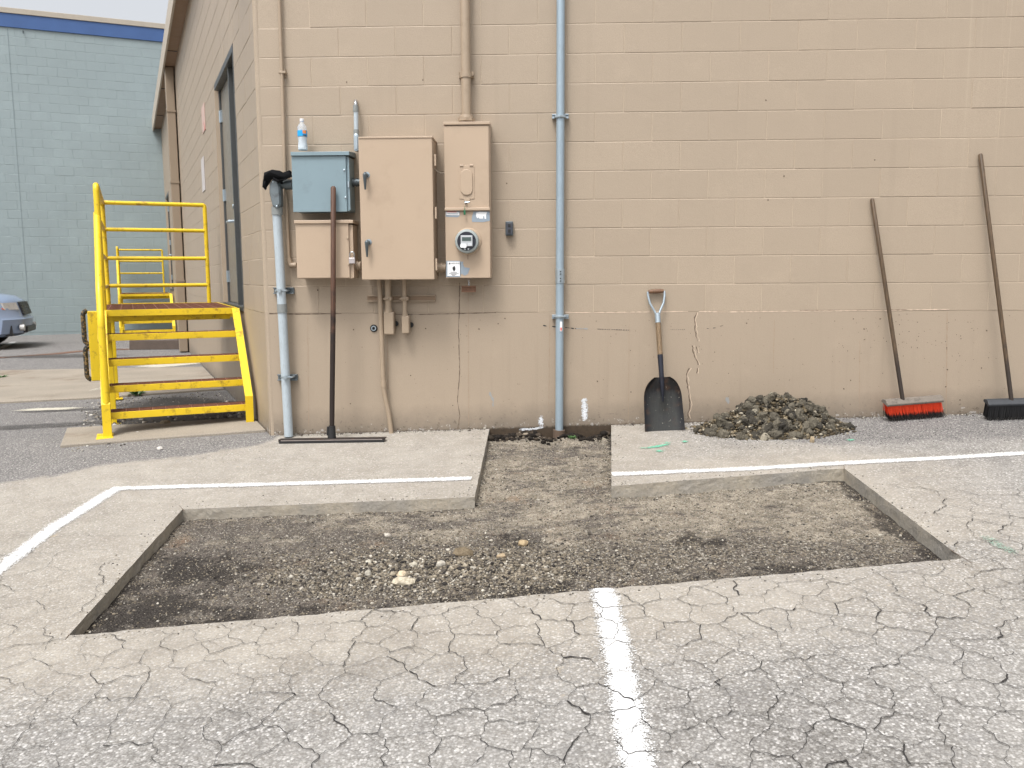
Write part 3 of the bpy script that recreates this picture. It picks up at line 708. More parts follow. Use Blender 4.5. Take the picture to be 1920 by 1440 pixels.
# cracks, form seams and chips of the wall: thin ragged shapes
def ribbon(mb, pts, wd, d=.0012, jit=.6):
    P = []
    for a, b in zip(pts, pts[1:]):
        n = max(2, int(((b[0] - a[0]) ** 2 + (b[1] - a[1]) ** 2) ** .5 / 4))
        P += [(lerp(a[0], b[0], i / n) + random.uniform(-1, 1) * jit, lerp(a[1], b[1], i / n)) for i in range(n)]
    P.append(pts[-1])
    vs = []
    for i, (x, y) in enumerate(P):
        ww = wd * random.uniform(.25, 1.15) / 2; p = W(x, y, 0)
        dx, dy = (P[min(i + 1, len(P) - 1)][0] - P[max(i - 1, 0)][0], P[min(i + 1, len(P) - 1)][1] - P[max(i - 1, 0)][1]); L = math.hypot(dx, dy) or 1; nx, nz = dy / L, dx / L
        vs += [(p.x - nx * ww, -d, p.z - nz * ww), (p.x + nx * ww, -d, p.z + nz * ww)]
    mb.add(vs, [(2 * i, 2 * i + 1, 2 * i + 3, 2 * i + 2) for i in range(len(P) - 1)])
M['crk'] = simple('crack_shadow_grime', (.11, .075, .052), .9); M['seam'] = simple('form_seam_paint', (.33, .235, .16), .8); M['ridge'] = simple('chipped_pale_edge', (.60, .47, .36), .8)
c_ = MB(); ribbon(c_, [(862, 530), (860, 620), (862, 700), (858, 752), (862, 780), (858, 806)], .006, jit=.5); c_.build('crack', M['crk'], found)
for pts in ([(1305, 586), (1302, 600), (1304, 625), (1308, 640)], [(1298, 648), (1300, 660), (1304, 672), (1309, 684)], [(1306, 650), (1308, 662)], [(1292, 690), (1287, 702), (1290, 730), (1294, 755), (1290, 775), (1292, 785)], [(1308, 690), (1306, 700)]):
    c_ = MB(); ribbon(c_, pts, .007, jit=1.2); c_.build('crack', M['crk'], found)
    c_ = MB(); ribbon(c_, [(x + 3, y) for x, y in pts], .006, .0009, jit=1.5); c_.build('chipped_edge', M['ridge'], found)
for x0, x1, y0, y1, wd in ((1031, 1029, 590, 770, .004), (1612, 1611, 640, 770, .003), (1776, 1774, 585, 775, .005), (1452, 1450, 600, 700, .003), (1180, 1178, 590, 790, .0025), (577, 579, 590, 800, .003), (878, 879, 540, 800, .003), (726, 728, 610, 730, .004)):
    c_ = MB(); ribbon(c_, [(x0, y0), (x1, y1)], wd, jit=.5); c_.build('form_seam', M['seam'], found)
c_ = MB(); ribbon(c_, [(505, 588), (560, 589), (640, 588)], .006, jit=.1); ribbon(c_, [(700, 587), (760, 590), (860, 588), (930, 586)], .005, jit=.1); c_.build('crack', M['crk'], found)
c_ = MB(); ribbon(c_, [(1060, 585.5), (1090, 586), (1200, 585), (1290, 584)], .008, jit=.4); ribbon(c_, [(1310, 584), (1360, 585), (1480, 583.5), (1640, 582), (1780, 580)], .009, jit=.4); c_.build('chipped_edge', M['ridge'], found)
c_ = MB(); ribbon(c_, [(1500, 582), (1700, 580.5)], .004, .0016, .1); c_.build('crack', M['crk'], found)
pit = MB()
def disc(mb, px, py, r, d=.0015, n=8):
    p = W(px, py); a0 = random.uniform(0, 6); vs = [(p.x + r * math.cos(a0 + 2 * math.pi * i / n) * random.uniform(.6, 1.2), -d, p.z + r * math.sin(a0 + 2 * math.pi * i / n) * random.uniform(.6, 1.2)) for i in range(n)]
    mb.add(vs, [tuple(range(n))])
for px, py in ((798, 616), (663, 618), (596, 544), (849, 760), (657, 757), (770, 704), (947, 597), (934, 607), (874, 611), (898, 617), (878, 660), (1182, 657), (1183, 735), (1155, 626), (1118, 602), (823, 793), (657, 806), (716, 798), (679, 651), (716, 805), (971, 720), (1600, 598), (1565, 602), (1620, 617), (1662, 640), (1655, 700), (1595, 713), (1582, 729), (1594, 758), (1480, 713), (1505, 683), (1775, 652), (1776, 693), (1773, 725), (1690, 600), (1720, 604), (1650, 598), (1840, 690), (1850, 620), (1800, 750), (1120, 715), (1400, 606), (1425, 596), (1340, 660), (1366, 700)): disc(pit, px, py, random.uniform(.003, .0065))
for _ in range(150): disc(pit, random.uniform(1050, 1915), random.uniform(590, 770), random.uniform(.0012, .003))
for _ in range(70): disc(pit, random.uniform(1560, 1860), random.uniform(585, 680), random.uniform(.002, .004))
for _ in range(60): disc(pit, random.uniform(510, 1040), random.uniform(592, 800), random.uniform(.001, .0028))
for px, py in ((650, 154), (793, 150), (950, 344), (1640, 300), (1436, 188), (1470, 330), (1440, 375)): disc(pit, px, py, .006)
pit.build('pits', M['crk'], found)['kind'] = 'stuff'
# scuffs and stencil remains
sc = MB()
for (a, b, y0, y1) in ((1018, 1025, 610, 611.5), (1035, 1043, 612, 613), (1060, 1068, 614, 615), (1070, 1076, 615, 616), (1078, 1080, 615.5, 616)):
    ribbon(sc, [(a, y0), (b, y1)], .011, .0014, .2)
for i in range(14):
    x = 1120 + i * 4.4; ribbon(sc, [(x, 617 + i * .15), (x + random.uniform(1.5, 4), 617 + i * .15)], .006 if 7 < i < 13 else .004, .0014, .1)
for i in range(8): x = 1257 + i * 3.6; ribbon(sc, [(x, 618), (x + 2, 618)], .003, .0014, .1)
ribbon(sc, [(1325, 616), (1329, 616)], .007, .0014, .1); ribbon(sc, [(1337, 615), (1342, 614.5)], .004, .0014, .1); ribbon(sc, [(1350, 612), (1356, 610)], .003, .0014, .1)
sc.build('marker_writing', M['ink'], found)['kind'] = 'stuff'
g_ = MB(); ribbon(g_, [(918, 735), (924, 748), (925, 762)], .02, .0013, 1); ribbon(g_, [(1363, 745), (1366, 757)], .022, .0013, 1); ribbon(g_, [(1080, 616), (1102, 616.5)], .012, .0013, .2); g_.build('scrape', simple('bare_concrete_scrape', (.30, .30, .29), .9), found)
def spray_wall(pts, wd, name='overspray'):
    mb = MB(); ed = []; N_ = 7; P = [W(x, y) for x, y in pts]; Q = []
    for a, b in zip(P, P[1:]): Q += [a.lerp(b, i / 6) for i in range(6)]
    Q.append(P[-1]); vs = []
    for i, p in enumerate(Q):
        d = (Q[min(i + 1, len(Q) - 1)] - Q[max(0, i - 1)]).normalized(); nr = Vector((d.z, 0, -d.x)); e2 = min(1, min(i, len(Q) - 1 - i) / 2.0)
        for k in range(N_):
            t = k / (N_ - 1) * 2 - 1; q = p + nr * wd / 2 * t; vs.append((q.x, -.002, q.z)); ed.append((1 - abs(t)) * 1.4 * e2)
    fs = [(i * N_ + k, i * N_ + k + 1, (i + 1) * N_ + k + 1, (i + 1) * N_ + k) for i in range(len(Q) - 1) for k in range(N_ - 1)]
    mb.add(vs, fs); o = mb.build(name, M['wallpaintwhite'], found); fattr(o.data, 'edge', ed); return o
spray_wall([(1095, 742), (1096, 765), (1097, 795)], .085); spray_wall([(1014, 775), (1014, 803)], .07); spray_wall([(970, 806), (1000, 804), (1022, 800)], .035)

# ------------------------------------------------------------------ blue-grey building behind
BO = S(16.5, 0, 0)
def BL(t, d, z): return BO + T_ * t - S_ * d + Vector((0, 0, z))          # t along the wall (right), d in front of it
bb = thing('blue_grey_building', 'tall blue-grey painted block building with blue parapet band behind the alley', 'building', BL(-4, 0, -1.06))
bw = MB(BL).box((-30, -.2, -1.3), (0.9, -.0040, 5.9)).build('block_wall', M['bluewall'], bb)
MB(BL).box((-30, -.22, 5.90), (.9, .03, 6.20)).build('parapet_band', M['blueband'], bb, bevel=.006)
MB(BL).box((-30, -.25, 6.202), (.9, .05, 6.32)).build('parapet_cap', M['cap'], bb, bevel=.006)
trz = math.atan2(T_.y, T_.x); rest = []; cnt = 0
for k in range(34):
    z = -1.0 + (k + .5) * BH
    t = -30.0 + (BW / 2 if k % 2 else 0)
    while t < .8:
        w_ = min(BW, .9 - t)
        P = BL(t + w_ / 2, 0, z)
        if t > -4.1 and t < -.05 and k >= 4 and cnt < 300: place_block(bw, w_, P, trz, 'bluewall'); cnt += 1
        elif w_ > .05: rest.append((w_, P, trz))
        t += BW
block_stuff(rest, bw, 'bluewall')
MB(BL).box((-3.12, .0, -1.0), (-3.10, .004, 5.88)).build('control_joint', simple('joint_sealant', (.22, .27, .28), .8), bb)
MB(BL).tube([(-2.80, .0, 5.84), (-2.80, .07, 5.84), (-2.80, .07, 5.78)], .012, 8).build('hook', M['greydark'], bb, True)

# ------------------------------------------------------------------ pads, walk, stains at left
def gpoly(pts, name, mat, h, z0=0, parent=None, drop=.2):
    """slab over the ground: world xy polygon, top h above the ground"""
    mb = MB(); n = len(pts); vs = [(x, y, gz(x, y) + h) for x, y in pts] + [(x, y, gz(x, y) - drop) for x, y in pts]
    mb.add(vs, [tuple(range(n)), tuple(range(n, 2 * n))[::-1]] + [(i, n + i, n + (i + 1) % n, (i + 1) % n) for i in range(n)]); return mb.build(name, mat, parent, bevel=.006 if h > .01 else 0)
def xy(u, v): p = S(u, v, 0); return (p.x, p.y)
struct(gpoly([xy(.17, .01), xy(.9, .01), xy(1.30, 1.45), xy(.50, 1.45)], 'stair_pad', M['concrete'], .022), 'rust stained tan concrete pad under the foot of the near yellow stairs')
struct(gpoly([xy(3.3, .02), xy(6.3, .02), xy(7.0, 1.4), xy(7.7, 2.9), xy(8.5, 5), xy(4.9, 5), xy(3.8, 2.4), xy(3.45, 1.3)], 'walkway', M['concrete'], .02), 'tan concrete walk crossing the alley beside the side wall')
def patch(cx, cy, rx, ry, name, mat, label, up=.006, rot=0, n=28):
    mb = MB(); vs = [(cx, cy, gz(cx, cy) + up)]; ed = [1.0]
    for rr, e in ((.55, .9), (1.0, 0)):
        for i in range(n):
            a = 2 * math.pi * i / n; k = 1 + .25 * noise.noise(Vector((math.cos(a) * 1.5, math.sin(a) * 1.5, cx)))
            dx, dy = rx * rr * k * math.cos(a), ry * rr * k * math.sin(a); x = cx + dx * math.cos(rot) - dy * math.sin(rot); y = cy + dx * math.sin(rot) + dy * math.cos(rot)
            vs.append((x, y, gz(x, y) + up)); ed.append(e)
    fs = [(0, 1 + i, 1 + (i + 1) % n) for i in range(n)] + [(1 + i, 1 + n + i, 1 + n + (i + 1) % n, 1 + (i + 1) % n) for i in range(n)]
    mb.add(vs, fs); o = mb.build(name, mat); fattr(o.data, 'edge', ed); struct(o, label); return o
M['cementpaint'] = paintmat('pale_cement_wash', (.55, .52, .43), .45, 0)
p = G(80, 738); patch(p.x - .1, p.y, .95, .30, 'pale_patch', M['cementpaint'], 'pale cement patch on the walk left of the stairs', .026, .12)
p = G(318, 684); patch(p.x, p.y, .62, .55, 'pale_patch', M['cementpaint'], 'cream cement spill behind the near stairs', .006, .3)
p = G(90, 768); patch(p.x, p.y, .4, .12, 'pale_patch', M['cementpaint'], 'small pale smear on the dark asphalt left of the stairs', .006, .0)
def strip(pts, wd, name, mat, label, up=.005, ends=True):
    P = [Vector((p[0], p[1])) for p in pts]; Q = []
    for a, b in zip(P, P[1:]):
        n = max(2, int((b - a).length / .12)); Q += [a.lerp(b, i / n) for i in range(n)]
    Q.append(P[-1]); N_ = 9; vs = []; ed = []
    for i, p in enumerate(Q):
        d = (Q[min(i + 1, len(Q) - 1)] - Q[max(0, i - 1)]).normalized(); nr = Vector((-d.y, d.x)); ww = wd * 1.30
        for k in range(N_):
            t = k / (N_ - 1) * 2 - 1; q = p + nr * ww / 2 * t; vs.append((q.x, q.y, gz(q.x, q.y) + up)); e2 = min(1, (min(i, len(Q) - 1 - i) + .3) / 1.5) if ends else 1
            ed.append(min(1.03, (1 - abs(t)) * 1.45) * e2)
    fs = [(i * N_ + k, i * N_ + k + 1, (i + 1) * N_ + k + 1, (i + 1) * N_ + k) for i in range(len(Q) - 1) for k in range(N_ - 1)]
    mb = MB(); mb.add(vs, fs); o = mb.build(name, mat); fattr(o.data, 'edge', ed); struct(o, label); return o
g2 = lambda x, y: tuple(G(x, y))[:2]
strip([g2(1131, 1104), g2(1158, 1230), g2(1197, 1450), (.30, -5.2)], .125, 'parking_line', M['linepaint'], 'white stall line running from the trench to the foreground', .004, False)
strip([(-2.62, -5.0), g2(0, 1066), g2(100, 990), g2(214, 919)], .115, 'parking_line', M['linepaint'], 'white stall line at the left edge of the pavement', .004, False)
strip([g2(208, 917), g2(500, 909), g2(884, 898)], .088, 'parking_line', M['linepaint'], 'white cross line on the left slab ending at the trench neck', .0045, False)
strip([g2(1147, 890), g2(1400, 880), g2(1583, 869), g2(1760, 860), g2(1925, 850), (4.2, -1.0)], .088, 'parking_line', M['linepaint'], 'white cross line on the slab right of the trench neck', .004, False)
strip([g2(0, 654), g2(26, 641)], .16, 'parking_line', M['lineold'], 'short worn white line beside the silver car', .005)
strip([g2(-60, 676), g2(0, 671), g2(100, 664), g2(180, 656), g2(260, 655)], .30, 'rust_stain', M['rustline'], 'rust brown stain running across the alley', .005)
for i, (pts, wd) in enumerate((([(1205, 842), (1232, 838), (1262, 832)], .05), ([(1196, 841), (1220, 841)], .03), ([(1222, 846), (1250, 847)], .06), ([(1275, 830), (1292, 829)], .05), ([(1240, 834), (1262, 830)], .05))):
    strip([g2(*q) for q in pts], wd, 'marking_paint', M['greenpaint'], 'mint green spray marks on the slab below the shovel', .004 + .001 * i)
strip([g2(1585, 827), g2(1604, 825)], .05, 'marking_paint', M['greenpaint'], 'small green spray mark right of the rubble pile', .005)
strip([g2(1838, 1000), g2(1870, 1022), g2(1925, 1052)], .10, 'marking_paint', M['greenfaint'], 'faint green spray streak at the right edge', .005)
for q0, q1 in (((1780, 1030), (1822, 1056)), ((345, 958), (336, 948)), ((1583, 880), (1582, 872)), ((130, 1190), (122, 1200))):
    a, b = G(*q0), G(*q1); d = (b - a).normalized(); nn = Vector((-d.y, d.x, 0)) * .0025; mb = MB()
    mb.add([tuple(p + Vector((0, 0, .0015))) for p in (a - nn, a + nn, b + nn * .5, b - nn * .5)], [(0, 1, 2, 3)]); struct(mb.build('saw_cut', M['crk']), 'thin saw cut overrun at a trench corner')
p = G(255, 700)
q = S(1.9, .62, 0); patch(q.x, q.y, 1.35, .80, 'dark_stain', M['oil'], 'dark damp dirt stain on the ground under the near yellow stairs', .007, math.atan2(S_.y, S_.x))  # near-black soft-edged sheet darkening the ground below the stairs
for qx, qy, rx_, ry_, lab_ in ((60, 800, .9, .22, 'dark damp stain on the asphalt at the far left edge'), (120, 770, .7, .10, 'dark stain along the front edge of the concrete walk'), (120, 668, 1.6, .5, 'broad dark stain across the alley beside the far car')):
    q = G(qx, qy); patch(q.x, q.y, rx_, ry_, 'dark_stain', M['oil2'], lab_, .026 if qy == 770 and False else .0058, .1)
# parking block behind the stairs
a, b = G(242, 656), G(354, 655)
d = Vector((b.x - a.x, b.y - a.y, 0)).normalized(); nn = Vector((-d.y, d.x, 0))
pb_ = MB(lambda x, y, z: a + d * x + nn * y + Vector((0, 0, z))).prism([(0, 0), (.20, 0), (.17, .17), (.03, .17)], lambda q, r_, l: (l, q, r_), 0, (b - a).length)
tag(pb_.build('parking_block', M['timber'], bevel=.01), 'dark weathered parking block lying across the alley behind the near stairs', 'parking block')

# ------------------------------------------------------------------ stairs (local frame: x along the wall, y outwards, z up, 0 = landing)
def make_stairs(label, extras):
    st = thing('metal_stairs', label, 'stairs', group='yellow steel stairs along the side wall', local=True)
    y0, y1 = .05, 1.15; gz0 = -.955; Y = M['yellow']
    uf = [.70, .86, 1.02, 1.18]; zs = [-.775, -.585, -.39, -.195]
    for s_, yy in ((0, y0), (1, y1)):
        pf = [(.64, gz0), (.76, gz0), (.76, -.80), (1.52, -.02), (1.52, -.005), (1.33, -.005), (.64, -.70)]
        o = MB().prism(pf, lambda q, r_, d: (q, d, r_), yy - (.012 if s_ == 0 else -.0), yy + (.0 if s_ == 0 else .012)).build('stringer', Y, st, bevel=.003)
        fl = MB(); 
        ya, yb = (yy - .012, yy + .05) if s_ == 0 else (yy - .05, yy + .012)
        fl.prism([(.632, gz0), (.64, gz0), (.64, -.70), (1.33, -.004), (1.322, .0), (.632, -.695)], lambda q, r_, d: (q, d, r_), ya, yb); fl.build('flange', Y, o)
        f2 = MB().box((.56, yy - .06, gz0 - .004), (.80, yy + .06, gz0 + .010)).build('foot_plate', Y, o, bevel=.003)
    def grate(mb, x0, x1, z, step=.03):
        n = int((x1 - x0) / step)
        for i in range(n + 1): x = x0 + (x1 - x0) * i / n; mb.box((x - .0025, y0 + .014, z - .03), (x + .0025, y1 - .014, z))
        for j in range(11): yy = y0 + .06 + j * (y1 - y0 - .12) / 10; mb.box((x0, yy - .003, z - .010), (x1, yy + .003, z + .0015))
    for x, z in zip(uf, zs):
        t = MB().box((x, y0 + .001, z - .045), (x + .012, y1 - .001, z + .004)).box((x + .228, y0 + .001, z - .03), (x + .238, y1 - .001, z - .002)).box((x, y0 + .001, z - .050), (x + .03, y1 - .001, z - .045))
        t = t.build('tread', Y, st, bevel=.002)
        m = MB(); grate(m, x + .02, x + .225, z, .022); m.build('grating', M['rust'], t)
        m = MB().box((x + .05, y0 + .0135, z - .036), (x + .22, y1 - .0135, z - .032)); m.build('tread_pan', M['rust'], t)
    for x, z in zip(uf, zs):
        for yy, sg in ((y0 + .0, 1), (y1 + .0, -1)): MB().lathe([(.009, 0), (.009, .008)], (x + .10, yy + sg * .001, z - .02), (0, sg, 0), 6).build('bolt', M['galv'], st)
    x0, x1 = 1.34, 3.22
    fr = MB().box((x0, y0, -.05), (x0 + .012, y1, .004)).box((x1 - .012, y0, -.10), (x1, y1, .004)).box((x0 + .012, y0, -.10), (x1 - .012, y0 + .012, .004)).box((x0 + .012, y1 - .012, -.10), (x1 - .012, y1, .004)).box((x0 + .55, y0 + .012, -.12), (x0 + .60, y1 - .012, -.035)).box((x1 - .5, y0 + .012, -.12), (x1 - .45, y1 - .012, -.035))
    fr = fr.build('landing_frame', Y, st, bevel=.002)
    m = MB(); grate(m, x0 + .014, x1 - .014, 0, .03); m.build('landing_grating', M['rust'], fr)
    for lx in (x0 + .10, x1 - .04):
        for ly in (y1 - .05,):
            l = MB().box((lx - .025, ly - .025, gz0 - .06), (lx + .025, ly + .025, -.10)).box((lx - .06, ly - .06, gz0 - .03), (lx + .06, ly + .06, gz0 - .015)); l.build('leg', Y, st, bevel=.003)
    pr = .021
    hz = (1.03, .76, .47, .19); xb = x1 - .05; yo = y1 - .03; yi = y0 + .09
    MB().tube(rpath([(x0 + .03, yo, -.10), (x0 + .03, yo, hz[0]), (xb, yo, hz[0]), (xb, yo, -.10)], .05), pr * 1.15, 14).build('handrail', Y, st, True)
    bk = MB().tube(rpath([(xb, yo, hz[0] - .002), (xb, yi, hz[0] - .002), (xb, yi, .0)], .025), pr, 14).build('back_rail', Y, st, True)
    for z in hz[1:]:
        MB().tube([(xb, yo, z), (xb, yi, z)], pr * .95, 12).build('rail_bar', Y, bk, True)
        MB().tube([(x0 + .03, yo, z), (xb, yo, z)], pr * .9, 12).build('rail_bar', Y, bk, True)
    MB().tube(rpath([(x0 + .06, yo + .006, .80), (.78, yo + .006, .20), (.66, yo + .006, -.05), (.66, yo + .006, gz0 + .02)], .06), pr * 1.3, 14).build('stair_handrail', Y, st, True)
    MB().tube([(x0 + .02, yo + .01, .42), (.70, yo + .02, -.22)], pr, 12).build('rail_bar', Y, st, True)
    if extras:
        pn = MB().box((2.50, 1.160, -.71), (2.64, 1.295, -.045)).build('side_box', Y, st, bevel=.006)
        for zz in (-.20, -.54):
            MB().tube(rpath([(2.57, 1.297, zz + .165), (2.57, 1.335, zz + .14), (2.57, 1.335, zz - .14), (2.57, 1.297, zz - .165)], .03), .022, 10).build('mesh_roll', M['mottled'], pn, True)
    return st
st = make_stairs('near yellow steel stairs with rusty grating treads and pipe railing by the side door', True)
ORGs = S(0, 0, 0); st.location = ORGs; st.rotation_euler = (0, 0, math.atan2(S_.y, S_.x))
s2 = make_stairs('far yellow steel stairs seen through the rails of the near one, against the blue-grey wall', False)
s2.location = S(13.05, 0, -.09); s2.rotation_euler = (0, 0, math.atan2(S_.y, S_.x))

# ------------------------------------------------------------------ electrical gear on the front wall
def wbox(mb, x0, y0, x1, y1, d0, d1):
    """box standing off the wall from d0 to d1, its front face filling the given outline"""
    a = W(x0, y0, d1); b = W(x1, y1, d1)
    return mb.box((min(a.x, b.x), -d1, min(a.z, b.z)), (max(a.x, b.x), -d0, max(a.z, b.z)))
def base(px, py, d=0.0): return W(px, py, d)
def screw(parent, px, py, d, r=.007, mat='galv'):
    p = W(px, py, d); MB().lathe([(r, 0), (r, .004), (r * .6, .006)], (p.x, -d, p.z), (0, -1, 0), 12).build('screw', M[mat], parent, True)
# grey cabinet
t = thing('grey_cabinet', 'small blue-grey steel cabinet with two screws, above the small tan cabinet', 'electrical cabinet', base(600, 397), 'electrical cabinets on the front wall')
wbox(MB(), 548, 294, 656, 396, .0, .185).build('body', M['greybox'], t, bevel=.003)
dr_ = wbox(MB(), 546, 293, 651, 397, .186, .200).build('door', M['greybox'], t, bevel=.003)
q = W(545, 285, .21); q2 = W(655, 291, .21)
MB().prism([(-.0, q.z + .02), (-.215, q.z), (-.215, q2.z), (-.20, q2.z), (-.0, q2.z + .01)], lambda y, z, x: (x, y, z), q.x, q2.x).build('lid', M['greybox'], t, bevel=.002)
wbox(MB(), 651.8, 340, 654.8, 351, .19, .205).build('hasp', M['galv'], t)
wbox(MB(), 652, 296, 657, 394, .04, .193).build('side_flange', M['greybox'], t, bevel=.001)
screw(dr_, 645.5, 319, .2); screw(dr_, 648, 370.5, .2)
# small tan cabinet
t = thing('tan_cabinet', 'small square tan steel cabinet with a padlocked side, below the grey cabinet', 'electrical cabinet', base(606, 522), 'electrical cabinets on the front wall')
wbox(MB(), 556, 422, 663, 522, .0, .17).build('body', M['tanbox'], t, bevel=.003)
dr_ = wbox(MB(), 553.5, 419, 656, 521, .171, .185).build('door', M['tanbox'], t, bevel=.003)
wbox(MB(), 551, 413, 662, 418.5, .0, .197).build('lid', M['tanbox'], t, bevel=.003)
wbox(MB(), 658, 422, 664, 521, .06, .176).build('side_flange', M['tanbox'], t, bevel=.001)
screw(dr_, 652, 447, .185, .007, 'tanpipe'); screw(dr_, 654, 496, .185, .007, 'tanpipe')
p = W(660.5, 489, .19)
pl = thing('padlock', 'small silver padlock hanging on the side of the small tan cabinet', 'padlock', p)
MB().box((p.x - .022, -.205, p.z - .020), (p.x + .022, -.183, p.z + .022)).build('lock_body', simple('padlock_steel', (.50, .46, .46), .35, .5), pl, bevel=.004)
MB().tube([(p.x + .016 * math.cos(a), -.194, p.z + .045 + .018 * math.sin(a)) for a in [0, .5, 1, 1.57, 2.1, 2.6, 3.1416]] + [(p.x - .016, -.194, p.z + .02)] , .004, 8).tube([(p.x + .016, -.194, p.z + .045), (p.x + .016, -.194, p.z + .02)], .004, 8).build('shackle', M['chrome'], pl, True)
# large cabinet
t = thing('tall_tan_cabinet', 'large tall tan steel cabinet with two black lever handles', 'electrical cabinet', base(743, 524), 'electrical cabinets on the front wall')
wbox(MB(), 673, 260, 815, 523, .0, .225).build('body', M['tanbox'], t, bevel=.004)
dr_ = wbox(MB(), 671.5, 259, 814.5, 524, .228, .25).build('door', M['tanbox'], t, bevel=.005)
wbox(MB(), 671.5, 256.5, 811, 258.3, .0, .255).build('lid', M['tanbox'], t, bevel=.002)
for (x, y0, y1) in ((815.8, 289, 311), (817, 388, 410), (818, 485, 507)):
    h = wbox(MB(), x - 1.6, y0, x + 1.6, y1, .215, .244).build('hinge', M['tanbox'], t, bevel=.002)
for (x, y) in ((687, 329), (690.5, 455)):
    p = W(x, y, .25); h = MB().lathe([(.017, 0), (.017, .012), (.011, .016), (.011, .035)], (p.x, -.25, p.z), (0, -1, 0), 16)
    h.tube([(p.x, -.292, p.z + .016), (p.x, -.298, p.z), (p.x - .002, -.295, p.z - .03), (p.x - .004, -.283, p.z - .10)], [.008, .016, .012, .006], 10); h.build('handle', M['greydark'], dr_, True)
    MB().lathe([(.021, .0005), (.021, .0035)], (p.x + .004, -.25, p.z + .004), (0, -1, 0), 16).build('escutcheon', M['galv'], dr_, True)
# meter cabinet
t = thing('meter_cabinet', 'narrow tall tan meter cabinet with round electricity meter and peeling labels', 'meter cabinet', base(876, 521), 'electrical cabinets on the front wall')
wbox(MB(), 832.5, 233, 921, 520.5, .0, .15).build('body', M['tanbox'], t, bevel=.003)
uc = wbox(MB(), 832, 236, 917.5, 391, .152, .170).build('upper_cover', M['tanbox'], t, bevel=.003)
lc = wbox(MB(), 834.5, 396, 919.5, 521, .152, .168).build('lower_cover', M['tanbox'], t, bevel=.003)
wbox(MB(), 831, 228.5, 918.5, 233, .0, .178).build('lid', M['tanbox'], t, bevel=.002)
wbox(MB(), 833.5, 389.5, 919, 394.5, .152, .186).build('ledge', M['tanbox'], t, bevel=.004)
p = W(875, 342, .17); fl = MB()
def rrect(cx, cz, hw, hh, r, n=5):
    out = []
    for sx, sz, a0 in ((1, 1, 0), (-1, 1, 90), (-1, -1, 180), (1, -1, 270)):
        for i in range(n + 1): a = R(a0 + 90 * i / n); out.append((cx + sx * (hw - r) + r * math.cos(a), cz + sz * (hh - r) + r * math.sin(a)))
    return out
WX = lambda x, z, d: (x, -d, z)
MB().prism(rrect(p.x, p.z, .055, .115, .012), WX, .1705, .174).build('flap', M['tanbox'], uc, bevel=.0015)
MB().prism(rrect(p.x, p.z + .0, .043, .090, .042), WX, .1742, .183).build('flap_boss', M['tanbox'], uc, bevel=.004)
MB().prism(rrect(p.x, p.z - .118, .022, .012, .010), WX, .1706, .1745).build('flap_tab', M['tanbox'], uc, bevel=.001)
for sx in (-.035, .035): MB().tube([(p.x + sx - .012, -.177, p.z + .116), (p.x + sx + .012, -.177, p.z + .116)], .005, 8).build('flap_hinge', M['tanbox'], uc, True)
p = W(873, 382, .19); MB().lathe([(.009, 0), (.009, .012), (.005, .016)], (p.x, -.172, p.z + .012), (0, -1, 0), 12).tube([(p.x - .005, -.195, p.z + .006), (p.x + .03, -.197, p.z + .012)], .005, 8).build('lock_pin', M['galv'], t, True)
p = W(871, 398, .19); MB().box((p.x - .006, -.198, p.z - .018), (p.x + .008, -.190, p.z + .014)).tube([(p.x, -.194, p.z + .01), (p.x + .003, -.194, p.z + .04)], .002, 6).build('seal', M['green'], t, bevel=.002)
p = W(877, 453, .168); mt = MB().lathe([(.094, 0), (.094, .006), (.088, .012)], (p.x + .004, -.168, p.z + .002), (0, -1, 0), 40).build('meter_ring', M['tanbox'], t, True)
m_ = MB().lathe([(.084, 0), (.084, .045), (.080, .055), (.068, .060)], (p.x - .002, -.18, p.z), (0, -1, 0), 40).build('meter', simple('grey_meter_housing', (.30, .335, .33), .3), t, True)
MB().lathe([(.066, 0), (.066, .003)], (p.x - .002, -.240, p.z), (0, -1, 0), 36).build('meter_face', simple('dark_meter_face', (.018, .020, .030), .3), m_, True)
MB().box((p.x - .043, -.250, p.z - .036), (p.x + .040, -.2436, p.z + .040)).build('face_plate', simple('grey_meter_plate', (.46, .48, .50), .4), m_, bevel=.002)
MB().box((p.x - .034, -.252, p.z + .002), (p.x + .031, -.2504, p.z + .028)).build('display', M['lcd'], m_)
MB().prism(rrect(p.x - .024, p.z - .032, .022, .014, .01), WX, .2505, .254).build('tag_sticker', M['white'], m_)
MB().prism(rrect(p.x + .022, p.z - .022, .014, .010, .003), WX, .2505, .252).build('tag_sticker', simple('grey_sticker', (.55, .57, .60), .5), m_)
MB().box((p.x - .022, -.247, p.z - .060), (p.x - .008, -.2432, p.z - .050)).box((p.x + .006, -.247, p.z - .062), (p.x + .016, -.2432, p.z - .048)).build('seal', M['chrome'], m_)
MB().box((p.x - .0015, -.1695, p.z - .125), (p.x + .0015, -.1683, p.z - .088)).build('drip_stain', M['crk'], t)
def wpoly(pts, d, th, name, mat, parent):
    P = [(W(x, y, d).x, W(x, y, d).z) for x, y in pts]; return MB().prism(P, WX, d, d + th).build(name, mat, parent)
wpoly([(835.5, 396.5), (862.5, 396.5), (862, 405), (858, 407.5), (843, 407), (835.5, 406)], .1685, .0008, 'bare_patch', M['greylabel'], t)
wpoly([(836.5, 397.5), (861, 398), (861.5, 403.5), (837, 403)], .1696, .0008, 'label', M['white'], t)
wpoly([(838, 396.8), (856, 397), (856, 398.2), (838, 398)], .1706, .0005, 'lettering', M['redink'], t)
wpoly([(839, 400), (859, 400.6), (859, 401.6), (839, 401)], .1706, .0005, 'lettering', M['greylabel'], t)
